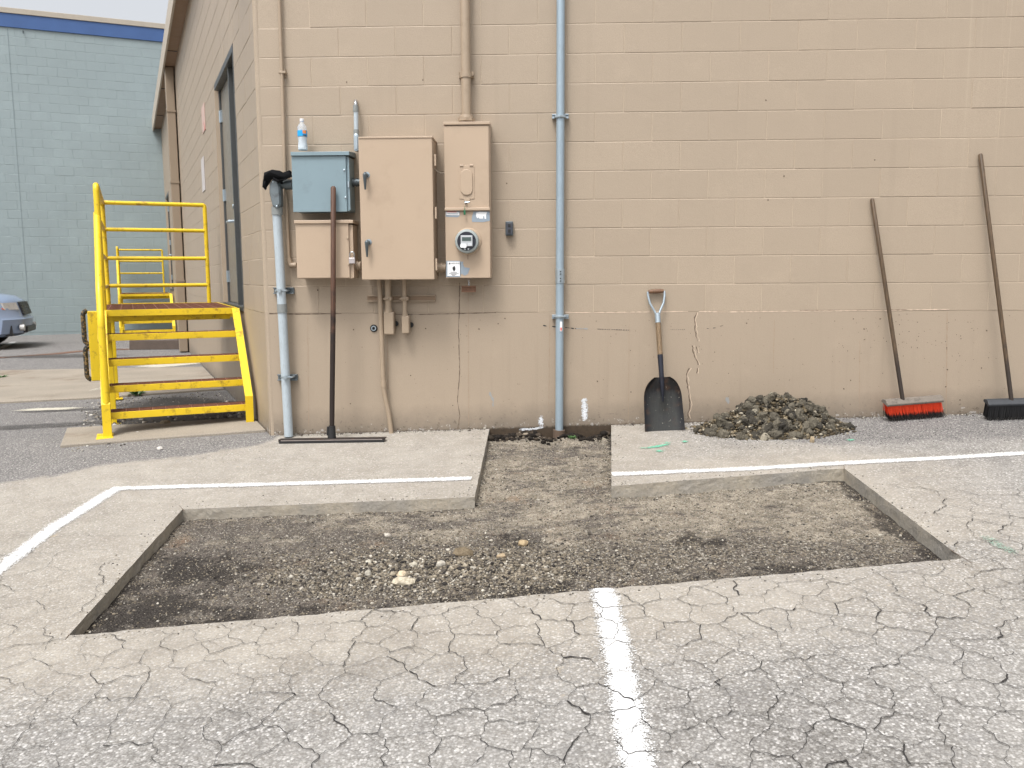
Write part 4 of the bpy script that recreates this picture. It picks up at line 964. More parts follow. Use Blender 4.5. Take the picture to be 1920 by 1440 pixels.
wpoly([(888, 396.5), (918, 396.5), (918.5, 414), (906, 416.5), (885, 416), (884.5, 408)], .1685, .0008, 'bare_patch', M['greylabel'], t)
wpoly([(893, 399), (899, 397.5), (913, 397.8), (911.5, 404), (911.5, 410.5), (908.5, 410), (908, 405.5), (906, 405.5), (906, 409.8), (899, 410), (897, 407.5), (895, 409.5), (892.5, 405)], .1696, .0008, 'label', M['white'], t)
wpoly([(862.5, 491), (869, 490.5), (868, 495), (871, 501), (881, 502.5), (879, 509), (877, 514), (871, 517), (866, 513), (862.5, 517)], .1685, .0008, 'bare_patch', M['greylabel'], t)
wpoly([(836.5, 489), (863.5, 489), (863.5, 519.5), (836.5, 519.5)], .1685, .0008, 'bare_patch', M['greylabel'], t)
lb = wpoly([(839, 490.5), (862.5, 490.5), (862.5, 517.5), (839, 517.5)], .1696, .001, 'warning_label', M['white'], t)
def text(body, px, py, d, size, mat, parent, name='lettering'):
    cu = bpy.data.curves.new('t', 'FONT'); cu.body = body; cu.size = size; cu.align_x = 'CENTER'; cu.align_y = 'CENTER'; ob = bpy.data.objects.new('t', cu)
    col.objects.link(ob); bpy.context.view_layer.update(); me = bpy.data.meshes.new_from_object(ob); bpy.data.objects.remove(ob)
    p = W(px, py, d); org = ORG[parent.name]
    for v in me.vertices: v.co = Vector((v.co.x + p.x, -d, v.co.y + p.z)) - org
    me.name = name; me.materials.clear(); me.materials.append(mat); o = bpy.data.objects.new(name, me); col.objects.link(o); o.parent = parent; ORG[o.name] = org; return o
text('WARNING', 852.8, 494, .1712, .0155, M['ink'], lb)
wpoly([(841, 495.5), (842.8, 492), (844.6, 495.5)], .1708, .0006, 'warning_triangle', M['ink'], lb)
wpoly([(850, 500), (852, 498.5), (853.5, 501), (854, 505), (852.5, 508), (850.5, 508.5), (849, 505.5), (848.3, 502)], .1708, .0006, 'hazard_symbol', M['ink'], lb)
for y, a, b in ((510.2, 845, 857), (512.4, 842, 860), (514.2, 845.5, 856), (516, 847.5, 853.5)): wpoly([(a, y), (b, y), (b, y + .7), (a, y + .7)], .1708, .0005, 'lettering', M['ink'], lb)
# bracket hanging below the meter cabinet
p = W(879, 541, .08)
t = thing('hanging_bracket', 'small rusty channel bracket hanging from a wire under the meter cabinet', 'bracket', p)
MB().box((p.x - .052, -.10, p.z - .026), (p.x + .052, -.085, p.z - .018)).box((p.x - .052, -.10, p.z + .012), (p.x + .052, -.085, p.z + .020)).box((p.x - .052, -.085, p.z - .026), (p.x + .052, -.078, p.z + .020)).build('channel', M['rustbar'], t)
MB().tube([(p.x + .003, -.09, p.z + .012), (p.x + .002, -.09, p.z + .05)], .005, 6).tube([(p.x - .006, -.10, p.z + .065), (p.x + .002, -.10, p.z + .05), (p.x + .012, -.10, p.z + .07), (p.x + .03, -.16, p.z + .082)], .0022, 6).build('wire', M['chrome'], t, True)
# receptacle
p = W(954, 428, .05)
t = thing('weatherproof_outlet', 'small dark grey outlet box on the wall right of the meter cabinet', 'outlet', p)
wbox(MB(), 947.5, 415, 962, 441.5, 0, .048).build('box', M['greydark'], t, bevel=.004)
wbox(MB(), 949.5, 417.5, 960.5, 439, .0485, .056).build('cover', simple('dark_outlet_cover', (.05, .055, .07), .45), t, bevel=.003)
for y in (423, 433): wbox(MB(), 952.5, y - 3, 957.5, y + 3, .0565, .059).build('socket', M['black'], t, bevel=.001)

# conduits
def cpath(pts): return [W(x, y, d) for x, y, d in pts]
def strut(px0, px1, py, parent, mat, h=.041, name='channel'):
    a = W(px0, py, 0); b = W(px1, py, 0); z = a.z
    return MB().box((a.x, -.010, z - h / 2), (b.x, -.001, z + h / 2)).box((a.x, -.035, z - h / 2), (b.x, -.010, z - h / 2 + .007)).box((a.x, -.035, z + h / 2 - .007), (b.x, -.010, z + h / 2)).build(name, M[mat], parent, bevel=.001)
t = thing('grey_conduit', 'pale grey plastic conduit running down the wall left of the cabinets', 'conduit', W(541, 812, .05), 'conduits on the front wall')
top = W(519, 398, .085); mid = W(532, 640, .075); bot = W(541.5, 818, .07)
MB().tube([top, W(524, 480, .083), mid, bot], .033, 18).build('pipe', M['pvc'], t, True)
a = W(528.5, 570, .08); b = W(529.5, 586, .08); MB().tube([a, b], .037, 18).build('coupling', M['pvcdark'], t, True)
MB().tube([W(519.5, 388, .085), W(520, 403, .085)], .040, 18).build('coupling', M['pvcdark'], t, True)
lbx = W(514, 362, .10); lb_ = MB()
P2 = [W(505, 345, .12), W(512, 333, .12), W(522, 337, .12), W(526, 352, .12), W(527, 386, .12), W(520, 394, .12), W(511, 388, .12), W(505, 362, .12)]
o = MB().prism([(q.x, q.z) for q in P2][::-1], WX, .05, .125).build('elbow_body', M['greycast'], t, bevel=.012, seg=3)
ctr = sum(P2, Vector()) / len(P2)
MB().prism([(ctr.x + (q.x - ctr.x) * .82, ctr.z + (q.z - ctr.z) * .86) for q in P2][::-1], WX, .1255, .135).build('elbow_cover', M['greycast'], o, bevel=.006)
screw(o, 512, 341, .135); screw(o, 519, 387, .135)
a = W(524, 346, .075); b = W(549, 346, .075); MB().tube([a, b], .030, 16).tube([a.lerp(b, .45), b], .037, 16).build('nipple', M['greydark'], t, True)
for y, x0, x1, xc in ((545, 514.5, 552.5, 527), (707, 522, 559, 538)):
    s_ = strut(x0, x1, y, t, 'greycast', .046); p = W(xc, y, .08)
    MB().tube([(p.x - .041, -.03, p.z), (p.x - .037, -.09, p.z), (p.x, -.118, p.z), (p.x + .037, -.09, p.z), (p.x + .041, -.03, p.z)], [.008] * 5, 8).box((p.x - .012, -.128, p.z - .012), (p.x + .012, -.112, p.z + .012)).build('strap', M['galv'], s_, True)
t = thing('thin_tan_conduit', 'thin tan painted conduit beside the corner, running down behind the grey conduit', 'conduit', W(541, 495, .03), 'conduits on the front wall')
MB().tube(rpath(cpath([(522, -40, .03), (529, 150, .03), (534, 320, .03), (541, 470, .03), (542, 492, .03)]), .05) , .0125, 12).build('pipe', M['tanpipe'], t, True)
MB().tube(rpath(cpath([(542, 484, .03), (543.5, 497, .03), (556, 497, .035)]), .02), [.019] * 9, 12).build('elbow', M['tanpipe'], t, True)
p = W(528.5, 136, .03); MB().box((p.x - .02, -.045, p.z - .008), (p.x + .03, -.001, p.z + .008)).box((p.x + .015, -.02, p.z - .03), (p.x + .022, -.001, p.z + .03)).build('clamp', M['tanpipe'], t, bevel=.002)
t = thing('short_pipe_fitting', 'short pale grey pipe with elbow rising from the left top of the tall cabinet', 'conduit', W(668, 283, .1), 'conduits on the front wall')
MB().tube(cpath([(667.5, 208, .06), (668, 246, .06)]), .0165, 14).build('pipe', M['pvc'], t, True)
MB().tube(cpath([(667, 198, .06), (667.2, 210, .06)]), .020, 14).tube(cpath([(668, 243, .06), (668, 253, .06)]), .020, 14).build('coupling', M['pvcdark'], t, True)
MB().tube(rpath([W(667, 203, .06), W(667, 192, .06), W(667, 190, .0)], .02), .014, 12).build('elbow', M['chrome'], t, True)
o = MB().prism(rrect(W(667.5, 267, .09).x, W(667.5, 267, .09).z, .0175, .062, .017), WX, .04, .088).build('elbow_body', M['galv'], t, bevel=.004)
MB().prism(rrect(W(667.5, 267, .09).x, W(667.5, 267, .09).z, .012, .050, .012), WX, .0885, .095).build('elbow_cover', M['galv'], o, bevel=.003)
t = thing('thick_tan_conduit', 'thick tan painted conduit rising from the top of the meter cabinet', 'conduit', W(875, 224, .07), 'conduits on the front wall')
MB().tube(cpath([(871, -60, .07), (874.5, 224, .07)]), .034, 20).build('pipe', M['tanpipe'], t, True)
MB().tube(cpath([(874.5, 216, .07), (874.5, 229, .07)]), [.042, .052], 20).tube(cpath([(874.5, 222, .07), (874.5, 228, .07)]), .060, 8).build('hub', M['tanpipe'], t, True)
MB().tube(cpath([(873.6, 136, .07), (873.7, 146, .07)]), .040, 20).box((W(862, 142, .05).x, -.06, W(862, 142).z - .014), (W(888, 142, .05).x, -.02, W(862, 142).z + .014)).build('clamp', M['tanpipe'], t)
strut(861, 889, 142, t, 'tanpipe')
# galvanised channel with fittings
t = thing('galvanised_conduit', 'tall galvanised steel conduit running from the trench up the wall', 'conduit', W(1048, 800, .05), 'conduits on the front wall')
xg0, xg1 = W(1050.5, 300, .06).x, W(1050.5, 300, .06).x
MB().tube([W(1051.5, -60, .055), W(1050.5, 300, .055), W(1049, 700, .055), W(1048.5, 812, .055)], .0295, 20).build('pipe', M['galvrail'], t, True)
MB().tube([W(1050, 504, .055), W(1050, 531, .055)], .034, 20).build('coupling', M['galv'], t, True)
sc_ = MB()
for y in (509, 514, 522, 527): p = W(1051, y, .09); sc_.lathe([(.006, 0), (.006, .006)], (p.x, -.088, p.z), (0, -1, 0), 8)
sc_.build('set_screws', M['greydark'], t)
for y in (219.5, 593.5):
    s_ = strut(1035, 1066, y, t, 'galv', .030, 'strap_bracket'); p = W(1050.5, y, .06)
    MB().tube([(p.x - .036, -.03, p.z), (p.x - .033, -.075, p.z), (p.x, -.092, p.z), (p.x + .033, -.075, p.z), (p.x + .036, -.03, p.z)], .009, 8).build('strap', M['galv'], s_, True)
    for sx in (-.05, .05): MB().lathe([(.008, 0), (.008, .008)], (p.x + sx, -.035, p.z), (0, -1, 0), 8).build('bolt', M['galv'], s_, True)
p = W(1052, 612, .088); MB().box((p.x - .008, -.0885, p.z - .035), (p.x + .008, -.084, p.z + .035)).build('sticker', M['white'], t); MB().box((p.x - .006, -.0895, p.z - .030), (p.x + .006, -.0888, p.z - .008)).build('sticker_print', M['redink'], t)
MB().tube([W(1048.5, 806, .055), W(1048, 822, .055)], .045, 16).build('soil_collar', M['crk'], t, True)
# pipes under the tall cabinet
t = thing('flexible_tan_conduit', 'slender tan conduit from the tall cabinet down to the ground', 'conduit', W(735, 812, .03), 'conduits on the front wall')
MB().tube(rpath(cpath([(710, 518, .06), (713, 560, .06), (716, 640, .055), (719, 725, .045), (722, 745, .045), (729, 775, .04), (734.5, 818, .035)]), .04), .0175, 14).build('pipe', M['tanpipe'], t, True)
MB().tube(cpath([(719, 714, .045), (719.3, 726, .045)]), .022, 14).build('coupling', M['tanpipe'], t, True)
for (x, x2, y0, y1, hw, r, lab) in ((727, 729, 585, 628, .038, .023, 'left, wider tan conduit body hanging below the tall cabinet'), (757.5, 760, 592, 626, .028, .0165, 'right, narrower tan conduit body hanging below the tall cabinet')):
    p0 = W(x2, y1, .05); t = thing('conduit_body', lab, 'conduit', p0, 'conduit bodies below the tall cabinet')
    MB().tube(cpath([(x, 518, .07), (x2 - .5, y0 + 4, .065)]), r, 14).tube(cpath([(x2 - .5, y0 - 6, .065), (x2 - .5, y0 + 3, .065)]), r * 1.25, 14).build('pipe', M['tanpipe'], t, True)
    a = W(x2, (y0 + y1) / 2, .09); hh = (W(x2, y0, .09).z - W(x2, y1, .09).z) / 2
    o = MB().prism(rrect(a.x, a.z, hw, hh, .010), WX, .02, .085).build('body', M['tanpipe'], t, bevel=.006)
    MB().prism(rrect(a.x, a.z, hw * .88, hh * .92, .008), WX, .0855, .092).build('cover', M['tanpipe'], t, bevel=.003)
    MB().lathe([(.02, 0), (.02, .008)], (a.x + hw + .002, -.012, a.z - .005), (0, -1, 0), 14).build('wall_hole', M['black'], t)
t = thing('strut_channel', 'horizontal tan strut channel bolted to the wall under the tall cabinet', 'channel', W(753, 560), )
s_ = strut(689, 817, 559.5, t, 'tanpipe', .046)
MB().box((W(689, 560).x + .002, -.0115, W(689, 560).z - .012), (W(817, 560).x - .002, -.0102, W(689, 560).z + .014)).build('slot', M['seam'], s_)
for x in (727.5, 758.5):
    p = W(x, 560, .09); MB().box((p.x - .026, -.092, p.z - .014), (p.x + .026, -.036, p.z + .014)).tube([(p.x, -.09, p.z), (p.x, -.115, p.z)], .007, 8).box((p.x - .035, -.105, p.z - .006), (p.x + .01, -.098, p.z + .003)).build('clamp', M['tanpipe'], t, bevel=.003)
# nipples between the cabinets
for i, (x0, x1, y, d, r, mt_, lab) in enumerate(((656, 675, 342, .10, .026, 'greydark', 'dark pipe nipple joining the grey cabinet to the tall cabinet'), (660, 677, 498, .10, .031, 'tanpipe', 'tan pipe nipple joining the small tan cabinet to the tall cabinet'), (812, 836, 502, .09, .031, 'tanpipe', 'tan pipe nipple joining the tall cabinet to the meter cabinet'))):
    a, b = W(x0, y, d), W(x1, y, d); t = thing('pipe_nipple', lab, 'pipe', a, 'pipe nipples between the cabinets')
    MB().tube([a, b], r, 16).build('pipe', M[mt_], t, True); MB().tube([a.lerp(b, .3), a.lerp(b, .45)], r * 1.25, 16).tube([a.lerp(b, .62), a.lerp(b, .75)], r * 1.2, 16).build('locknut', M[mt_], t, True)
t = thing('cable', 'thin pale cable sagging between the tall cabinet and the meter cabinet', 'cable', W(823, 320, .1))
MB().tube(cpath([(814, 316, .12), (820, 321, .11), (826, 324, .11), (833, 325, .10)]), .0035, 6).build('wire', M['fascia'], t, True)
# open pipe stub
p = W(701, 615.5); t = thing('pipe_stub', 'open end of a pale pipe in a dark hole left of the conduit bodies', 'pipe', p)
MB().lathe([(.028, .001), (.028, .004)], (p.x, 0, p.z), (0, -1, 0), 20).build('hole', M['black'], t)
rg = MB(); n_ = 24
for i in range(n_):
    a0 = 2 * math.pi * i / n_; a1 = 2 * math.pi * (i + 1) / n_
    rg.add([(p.x + r_ * math.cos(a), -d_, p.z + r_ * math.sin(a)) for a in (a0, a1) for r_ in (.012, .0185) for d_ in (.005, .014)], [(0, 4, 5, 1), (2, 3, 7, 6), (1, 5, 7, 3)])
rg.build('pipe_end', M['galv'], t)
# glove on the conduit elbow
def blob_path(path, rs, n=12, amp=.3, seed=1):
    mb = MB(); mb.tube(path, rs, n)
    mb.v = [v + Vector((noise.noise(v * 40 + Vector((seed, 0, 0))), noise.noise(v * 40 + Vector((0, seed, 0))), noise.noise(v * 40 + Vector((0, 0, seed))))) * .018 * amp / .3 for v in mb.v]; return mb
g = blob_path([W(497, 352, .10), W(499, 341, .12), W(503, 331, .14), W(511, 326, .145), W(521, 329, .145), W(532, 330, .13), W(545, 326, .12)], [.012, .022, .030, .034, .034, .027, .022])
gl = thing('black_glove', 'crumpled black knit glove draped over the grey conduit elbow', 'glove', W(520, 335, .13))
g.build('palm', M['cloth'], gl, True)
for i, (a, b, c) in enumerate(((497, 350, 356), (499, 348, 354), (528, 335, 343))): blob_path([W(a, b - 8, .14), W(a - 1, b, .14), W(a, c, .135)], [.014, .011, .007], 10, seed=3 + i).build('finger', M['cloth'], gl, True)
blob_path([W(512, 333, .165), W(522, 340, .165), W(538, 336, .15)], [.008, .016, .012], 10, seed=9).build('cuff', M['cloth'], gl, True)
# water bottle
zt = W(568, 285, .10).z + .012; p = W(568, 285, .10)
t = thing('water_bottle', 'clear plastic water bottle with blue label standing on the grey cabinet', 'bottle', (p.x, -.10, zt))
MB().lathe([(.030, 0), (.0335, .004), (.0335, .03), (.029, .06), (.0335, .09), (.0335, .150), (.028, .170), (.0145, .188), (.0125, .20)], (p.x, -.10, zt), (0, 0, 1), 24).build('bottle_body', M['plastic'], t, True)
MB().lathe([(.0285, .003), (.0318, .006), (.0318, .03), (.0275, .06), (.0318, .088)], (p.x, -.10, zt), (0, 0, 1), 24).build('ice_water', simple('cloudy_ice_water', (.62, .68, .72), .3), t, True)
MB().lathe([(.0345, .095), (.0345, .135)], (p.x, -.10, zt), (0, 0, 1), 24).build('label', M['bluelabel'], t, True)
wp = [(p.x + .0352 * math.cos(R(a)), -.10 + .0352 * math.sin(R(a))) for a in (-70, -55, -40, -25)]
for (za, zb, mk_, nm) in ((.112, .134, 'orangelabel', 'label_mark'), (.097, .104, 'ink', 'label_mark')):
    mb = MB(); mb.add([(x, y, zt + z) for x, y in wp for z in (za, zb)], [(2 * i, 2 * i + 2, 2 * i + 3, 2 * i + 1) for i in range(3)]); mb.build(nm, M[mk_], t)
MB().lathe([(.0148, .198), (.0152, .2), (.0152, .216), (.013, .218)], (p.x, -.10, zt), (0, 0, 1), 20).build('cap', M['capwhite'], t, True)

# ------------------------------------------------------------------ tools leaning on the wall
def Rg(q): return Vector((q.x, q.y, gz(q.x, q.y)))
# squeegee
L_, R_ = G(522, 832), G(722, 829); c = (L_ + R_) / 2; c = Vector((G(620, 830).x, c.y, 0)); c.z = gz(c.x, c.y)
t = thing('asphalt_squeegee', 'tar stained long squeegee with wide flat blade leaning against the small cabinets', 'squeegee', c)
d = (R_ - L_).normalized(); nn = Vector((-d.y, d.x, 0)); LL = (R_ - L_).length
fq = lambda x, y, z: L_ + d * x + nn * y + Vector((0, 0, z))
MB(fq).box((0, .0, .010), (LL, .010, .032)).box((0, .0105, .022), (LL, .055, .030)).build('blade_holder', simple('tarry_steel', (.035, .026, .022), .5, .4, .4, 20, .2, 200, .001, (.13, .055, .03), .8, 14), t, bevel=.002)
MB(fq).box((.005, -.004, .0), (LL - .005, .0, .018)).build('rubber_blade', M['black'], t, bevel=.001)
MB(fq).box((.02, -.003, .019), (LL - .02, -.0005, .024)).build('worn_edge', simple('worn_metal_edge', (.32, .28, .26), .5, .3), t)
hb = c + nn * .04 + Vector((0, 0, .03)); ht = W(625, 349, .235); hd = (ht - hb).normalized()
MB().tube([hb + Vector((0, 0, -.008)), hb + Vector((0, 0, .02)), hb + hd * .09], [.032, .029, .024], 14).tube([hb + hd * .02 - d * .028 - nn * .01, hb + hd * .085 - d * .026 - nn * .01], .009, 8).build('socket', M['black'], t, True)
hpts = [hb + hd * .05, hb + hd * .25, hb + (ht - hb) * .5 + Vector((.004, 0, 0)), ht - hd * .012, ht]
MB().tube(hpts, [.0175, .0185, .0185, .0185, .010], 16).build('handle', M['wood_sq'], t, True)
# shovel
bl, br = G(1208, 808), G(1284, 807); bc = (bl + br) / 2; bc.z = gz(bc.x, bc.y)
top = W(1230, 545, .025)
axis = (top - bc).normalized(); rt = (Vector((1, .0, 0)) - axis * axis.x).normalized(); fn = rt.cross(axis)   # fn points towards the camera
t = thing('scoop_shovel', 'tar blackened scoop shovel with steel D grip leaning against the wall', 'shovel', bc)
bw_ = (br - bl).length; BLn = .385; rows = 22; colsn = 17; vs = []; mid_ = []
def hw(tt):
    if tt < .55: return lerp(.5, .475, tt / .55) * bw_
    a = (tt - .55) / .45; return bw_ * (.475 * math.sqrt(max(0, 1 - (a * .93) ** 2.4)))
for side_ in (0, 1):
    for i in range(rows + 1):
        tt = i / rows; h_ = hw(tt)
        for k in range(colsn):
            s_ = k / (colsn - 1) * 2 - 1
            lift = .026 * abs(s_) ** 4 + .020 * sst(.75, 1, tt) * (1 - 0)
            ridge = .017 * math.exp(-(s_ / .13) ** 2) * sst(.28, .62, tt)
            off = .004 + lift + ridge - .010 * math.sin(math.pi * min(1, tt * 1.1)) - (.0025 if side_ else 0)
            vs.append(tuple(bc + axis * (tt * BLn) + rt * (h_ * s_) + fn * off)); mid_.append(1 - sst(.60, .85, abs(s_)))
nfr = (rows + 1) * colsn; fs = []
for i in range(rows):
    for k in range(colsn - 1):
        a = i * colsn + k; fs.append((a, a + 1, a + colsn + 1, a + colsn)); fs.append((nfr + a, nfr + a + colsn, nfr + a + colsn + 1, nfr + a + 1))
for i in range(rows):
    a = i * colsn; fs.append((a, a + colsn, nfr + a + colsn, nfr + a)); a += colsn - 1; fs.append((a, nfr + a, nfr + a + colsn, a + colsn))
for k in range(colsn - 1): fs.append((k, nfr + k, nfr + k + 1, k + 1)); a = rows * colsn + k; fs.append((a, a + 1, nfr + a + 1, nfr + a))
o = MB().add(vs, fs).build('blade', M['shovel'], t, True); fattr(o.data, 'mid', mid_)
A = lambda k, f=0.0: bc + axis * k + fn * f
Ltot = (top - bc).length
MB().tube([A(BLn * .55, .010), A(BLn * .72, .014), A(BLn * .9, .02), A(BLn + .05, .018), A(BLn + .165, .012)], [.006, .013, .018, .018, .020], 14).build('socket', simple('dark_blue_black_steel', (.022, .024, .035), .35, .4), t, True)
MB().tube([A(BLn + .15, .013), A(Ltot - .21, .004)], .0185, 14).build('shaft', M['wood_sh'], t, True)
fo = A(Ltot - .235, .004); MB().tube([fo, A(Ltot - .165, .003)], .0205, 14).build('ferrule', M['galv'], t, True)
gh = A(Ltot - .005, .0)
for sx in (-1, 1): MB().tube([A(Ltot - .18, .003) + rt * sx * .010, A(Ltot - .15, .003) + rt * sx * .020, A(Ltot - .09, .002) + rt * sx * .050, A(Ltot - .035, .001) + rt * sx * .060, gh + rt * sx * .060], [.009, .0085, .0085, .0085, .008], 10).build('grip_arm', M['galv'], t, True)
MB().tube([gh - rt * .055, gh - rt * .02, gh + rt * .02, gh + rt * .055], [.013, .0165, .0165, .013], 12).build('grip', M['wood_grip'], t, True)
# brooms
def broom(lx, rx, y_l, y_r, hx, hy, hbx, name, label, mb_, mblock, long_=0, bristle_h=.125, slant=.05):
    a = G(lx, y_l); b = G(rx, y_r); d = (b - a).normalized(); L = (b - a).length; nn = Vector((-d.y, d.x, 0)).normalized()
    if nn.y < 0: nn = -nn
    t = thing(name, label, 'broom', (a + b) / 2, 'push brooms leaning against the wall')
    H = bristle_h; bt = [(.0, .0), (.085, .0), (.085, .016), (.055, .034), (.030, .034), (.0, .016)]
    # the head is rolled back so that its bristles point down and towards the wall side
    til = R(20); ct, stl = math.cos(til), math.sin(til)
    def hf(x, y, z): yy = y * ct - z * stl; zz = y * stl + z * ct; return a + d * x + nn * (yy + .05) + Vector((0, 0, zz + .012))
    def hblock(x, y, z): return hf(x, y - .01, z + H)
    bk = MB().prism(bt, lambda y, z, x: tuple(hblock(x, y, z)), 0, L - .0).build('head_block', M[mblock], t, bevel=.004)
    vs = []; fs = []; root = []; rws = 7; n = int(L / .0085)
    for r_ in range(rws):
        for i in range(n):
            for s_ in range(3):
                x = .012 + (L - .024) * i / n + random.uniform(-.004, .004); y = .006 + .062 * r_ / (rws - 1) + random.uniform(-.004, .004)
                dx = slant * random.uniform(.7, 1.2); dy = random.uniform(-.014, .004) + (-.012 if r_ == 0 else 0); k = len(vs); wv = .0016
                for q, (fx, zz) in enumerate(((0, H), (.35, H * .66), (.8, H * .3), (1.2, random.uniform(0, .008)))):
                    P = hf(x + dx * fx, y - .01 + dy * fx, zz); vs += [tuple(P - d * wv), tuple(P + d * wv)]; root += [zz / H] * 2
                fs += [(k + 2 * j, k + 2 * j + 1, k + 2 * j + 3, k + 2 * j + 2) for j in range(3)]
    o = MB().add(vs, fs).build('bristles', M[mb_], t); fattr(o.data, 'root', root); o['kind'] = 'stuff'
    inner = MB().prism([(.020, .006), (.058, .006), (.060, H), (.014, H)], lambda y, z, x: tuple(hf(x + slant * (1 - z / H), y - .01, z)), .012, L - .016); o2 = inner.build('bristle_core', M[mb_], t); fattr(o2.data, 'root', [max(0, min(1, .1 + .9 * (i % 4 in (2, 3)))) for i in range(len(inner.v))])
    kx = (hbx - lx) / (rx - lx) * L
    hb = hblock(kx, .042, .035); ht = W(hx, hy, .022); hd = (ht - hb).normalized()
    MB().tube([hb - hd * .02, hb + hd * .3, hb + (ht - hb) * .6, ht - hd * .01, ht], [.0145, .0145, .0145, .0145, .008], 14).build('handle', M['wood_br'], t, True)
    return t
broom(1662, 1768, 794, 785, 1635, 372, 1694, 'red_broom', 'push broom with orange-red bristles leaning against the wall', 'redbristle', 'blockgrey', slant=.040, bristle_h=.118)
broom(1852, 1960, 791, 788, 1838, 288, 1898, 'black_broom', 'push broom with black head and bristles at the right edge', 'blackbristle', 'blockblack', slant=.0, bristle_h=.105)

# ------------------------------------------------------------------ rubble pile
def pile():
    cx = (G(1300, 808).x + G(1608, 808).x) / 2; hwx = (G(1608, 808).x - G(1300, 808).x) / 2; cy = -.25
    pc = Vector((cx, cy, gz(cx, cy)))
    t = thing('rubble_pile', 'heap of muddy broken stone and clods between the shovel and the red broom', 'rubble pile', pc)
    def H(x, y):
        ex = (x - cx) / hwx; ey = (y - cy) / .26; r = math.sqrt(ex * ex + ey * ey)
        k = 1 - r; pk = .125 * math.exp(-((x - cx - .0) / .24) ** 2 - ((y - cy - .03) / .17) ** 2) + .06 * math.exp(-((x - cx - .27) / .16) ** 2 - ((y - cy) / .15) ** 2) + .03 * math.exp(-((x - cx + .25) / .15) ** 2 - ((y - cy) / .13) ** 2)
        return (max(0, k) ** .7 * .095 + pk * sst(0, .3, k)) * (1 + .3 * noise.noise(Vector((x * 9, y * 9, 1)))) if k > -.2 else 0
    V = []; xs = np.arange(cx - hwx, cx + hwx, .015); ys = np.arange(cy - .28, min(cy + .25, -.003), .015)
    for y in ys:
        for x in xs: V.append((x, y, gz(x, y) + H(x, y) * .93 - .012 + .012 * noise.noise(Vector((x * 40, y * 40, 0)))))
    nx = len(xs); F = [(j * nx + i, j * nx + i + 1, (j + 1) * nx + i + 1, (j + 1) * nx + i) for j in range(len(ys) - 1) for i in range(nx - 1)]
    mb = MB(); mb.add(V, F); mb.build('soil_core', M['clod'], t, True)
    # shared clod meshes
    cl = []
    for k in range(8):
        V0, F0 = ICO[2]; vv = []
        for v in V0:
            p = Vector(v); r = 1 + .42 * noise.noise(p * 1.3 + Vector((k * 7, 0, 0))) + .22 * noise.noise(p * 3.5 + Vector((0, k * 5, 0))); vv.append(tuple(p * r))
        me = bpy.data.meshes.new('clod'); me.from_pydata(vv, [], F0.tolist()); me.materials.append(M['clod']); cl.append(me)
    n = 0
    while n < 290:
        x = rng.normal(cx, hwx * .52); y = rng.uniform(cy - .27, cy + .12)
        ex = (x - cx) / hwx; ey = (y - cy) / .27
        if ex * ex + ey * ey > 1.0: continue
        if n >= 40 and y > cy + .02 and rng.random() < .5: continue
        s = float(np.clip(rng.lognormal(-3.85, .40), .012, .042)); h = H(x, y)
        o = bpy.data.objects.new('clod', cl[n % 8]); col.objects.link(o); o.parent = t
        o.location = Vector((x, min(y, -s), gz(x, y) + h + s * .15)) - pc; o.rotation_euler = rng.uniform(0, 6.28, 3); o.scale = (s * rng.uniform(.8, 1.3), s * rng.uniform(.8, 1.3), s * rng.uniform(.6, .95)); n += 1
    P = []; Z = []
    while len(P) < 5200:
        x = rng.normal(cx, hwx * .6); y = rng.uniform(cy - .30, -.01); ex = (x - cx) / hwx; ey = (y - cy) / .28; rr = ex * ex + ey * ey
        if rr > 1.25 or (rr > 1 and rng.random() < .85): continue
        s = float(np.clip(rng.lognormal(-4.9, .5), .003, .018)); P.append((x, y, gz(x, y) + H(x, y) + s * .2)); Z.append(s)
    o = rocks('gravel', P, Z, pal(len(P), [(.15, .12, .075), (.07, .055, .035), (.24, .20, .14), (.42, .38, .30), (.03, .026, .02)], (4, 4, 2, 1, 2)), jag=.35)
    o.location = o.location - pc; o.parent = t; o['kind'] = 'stuff'
pile()
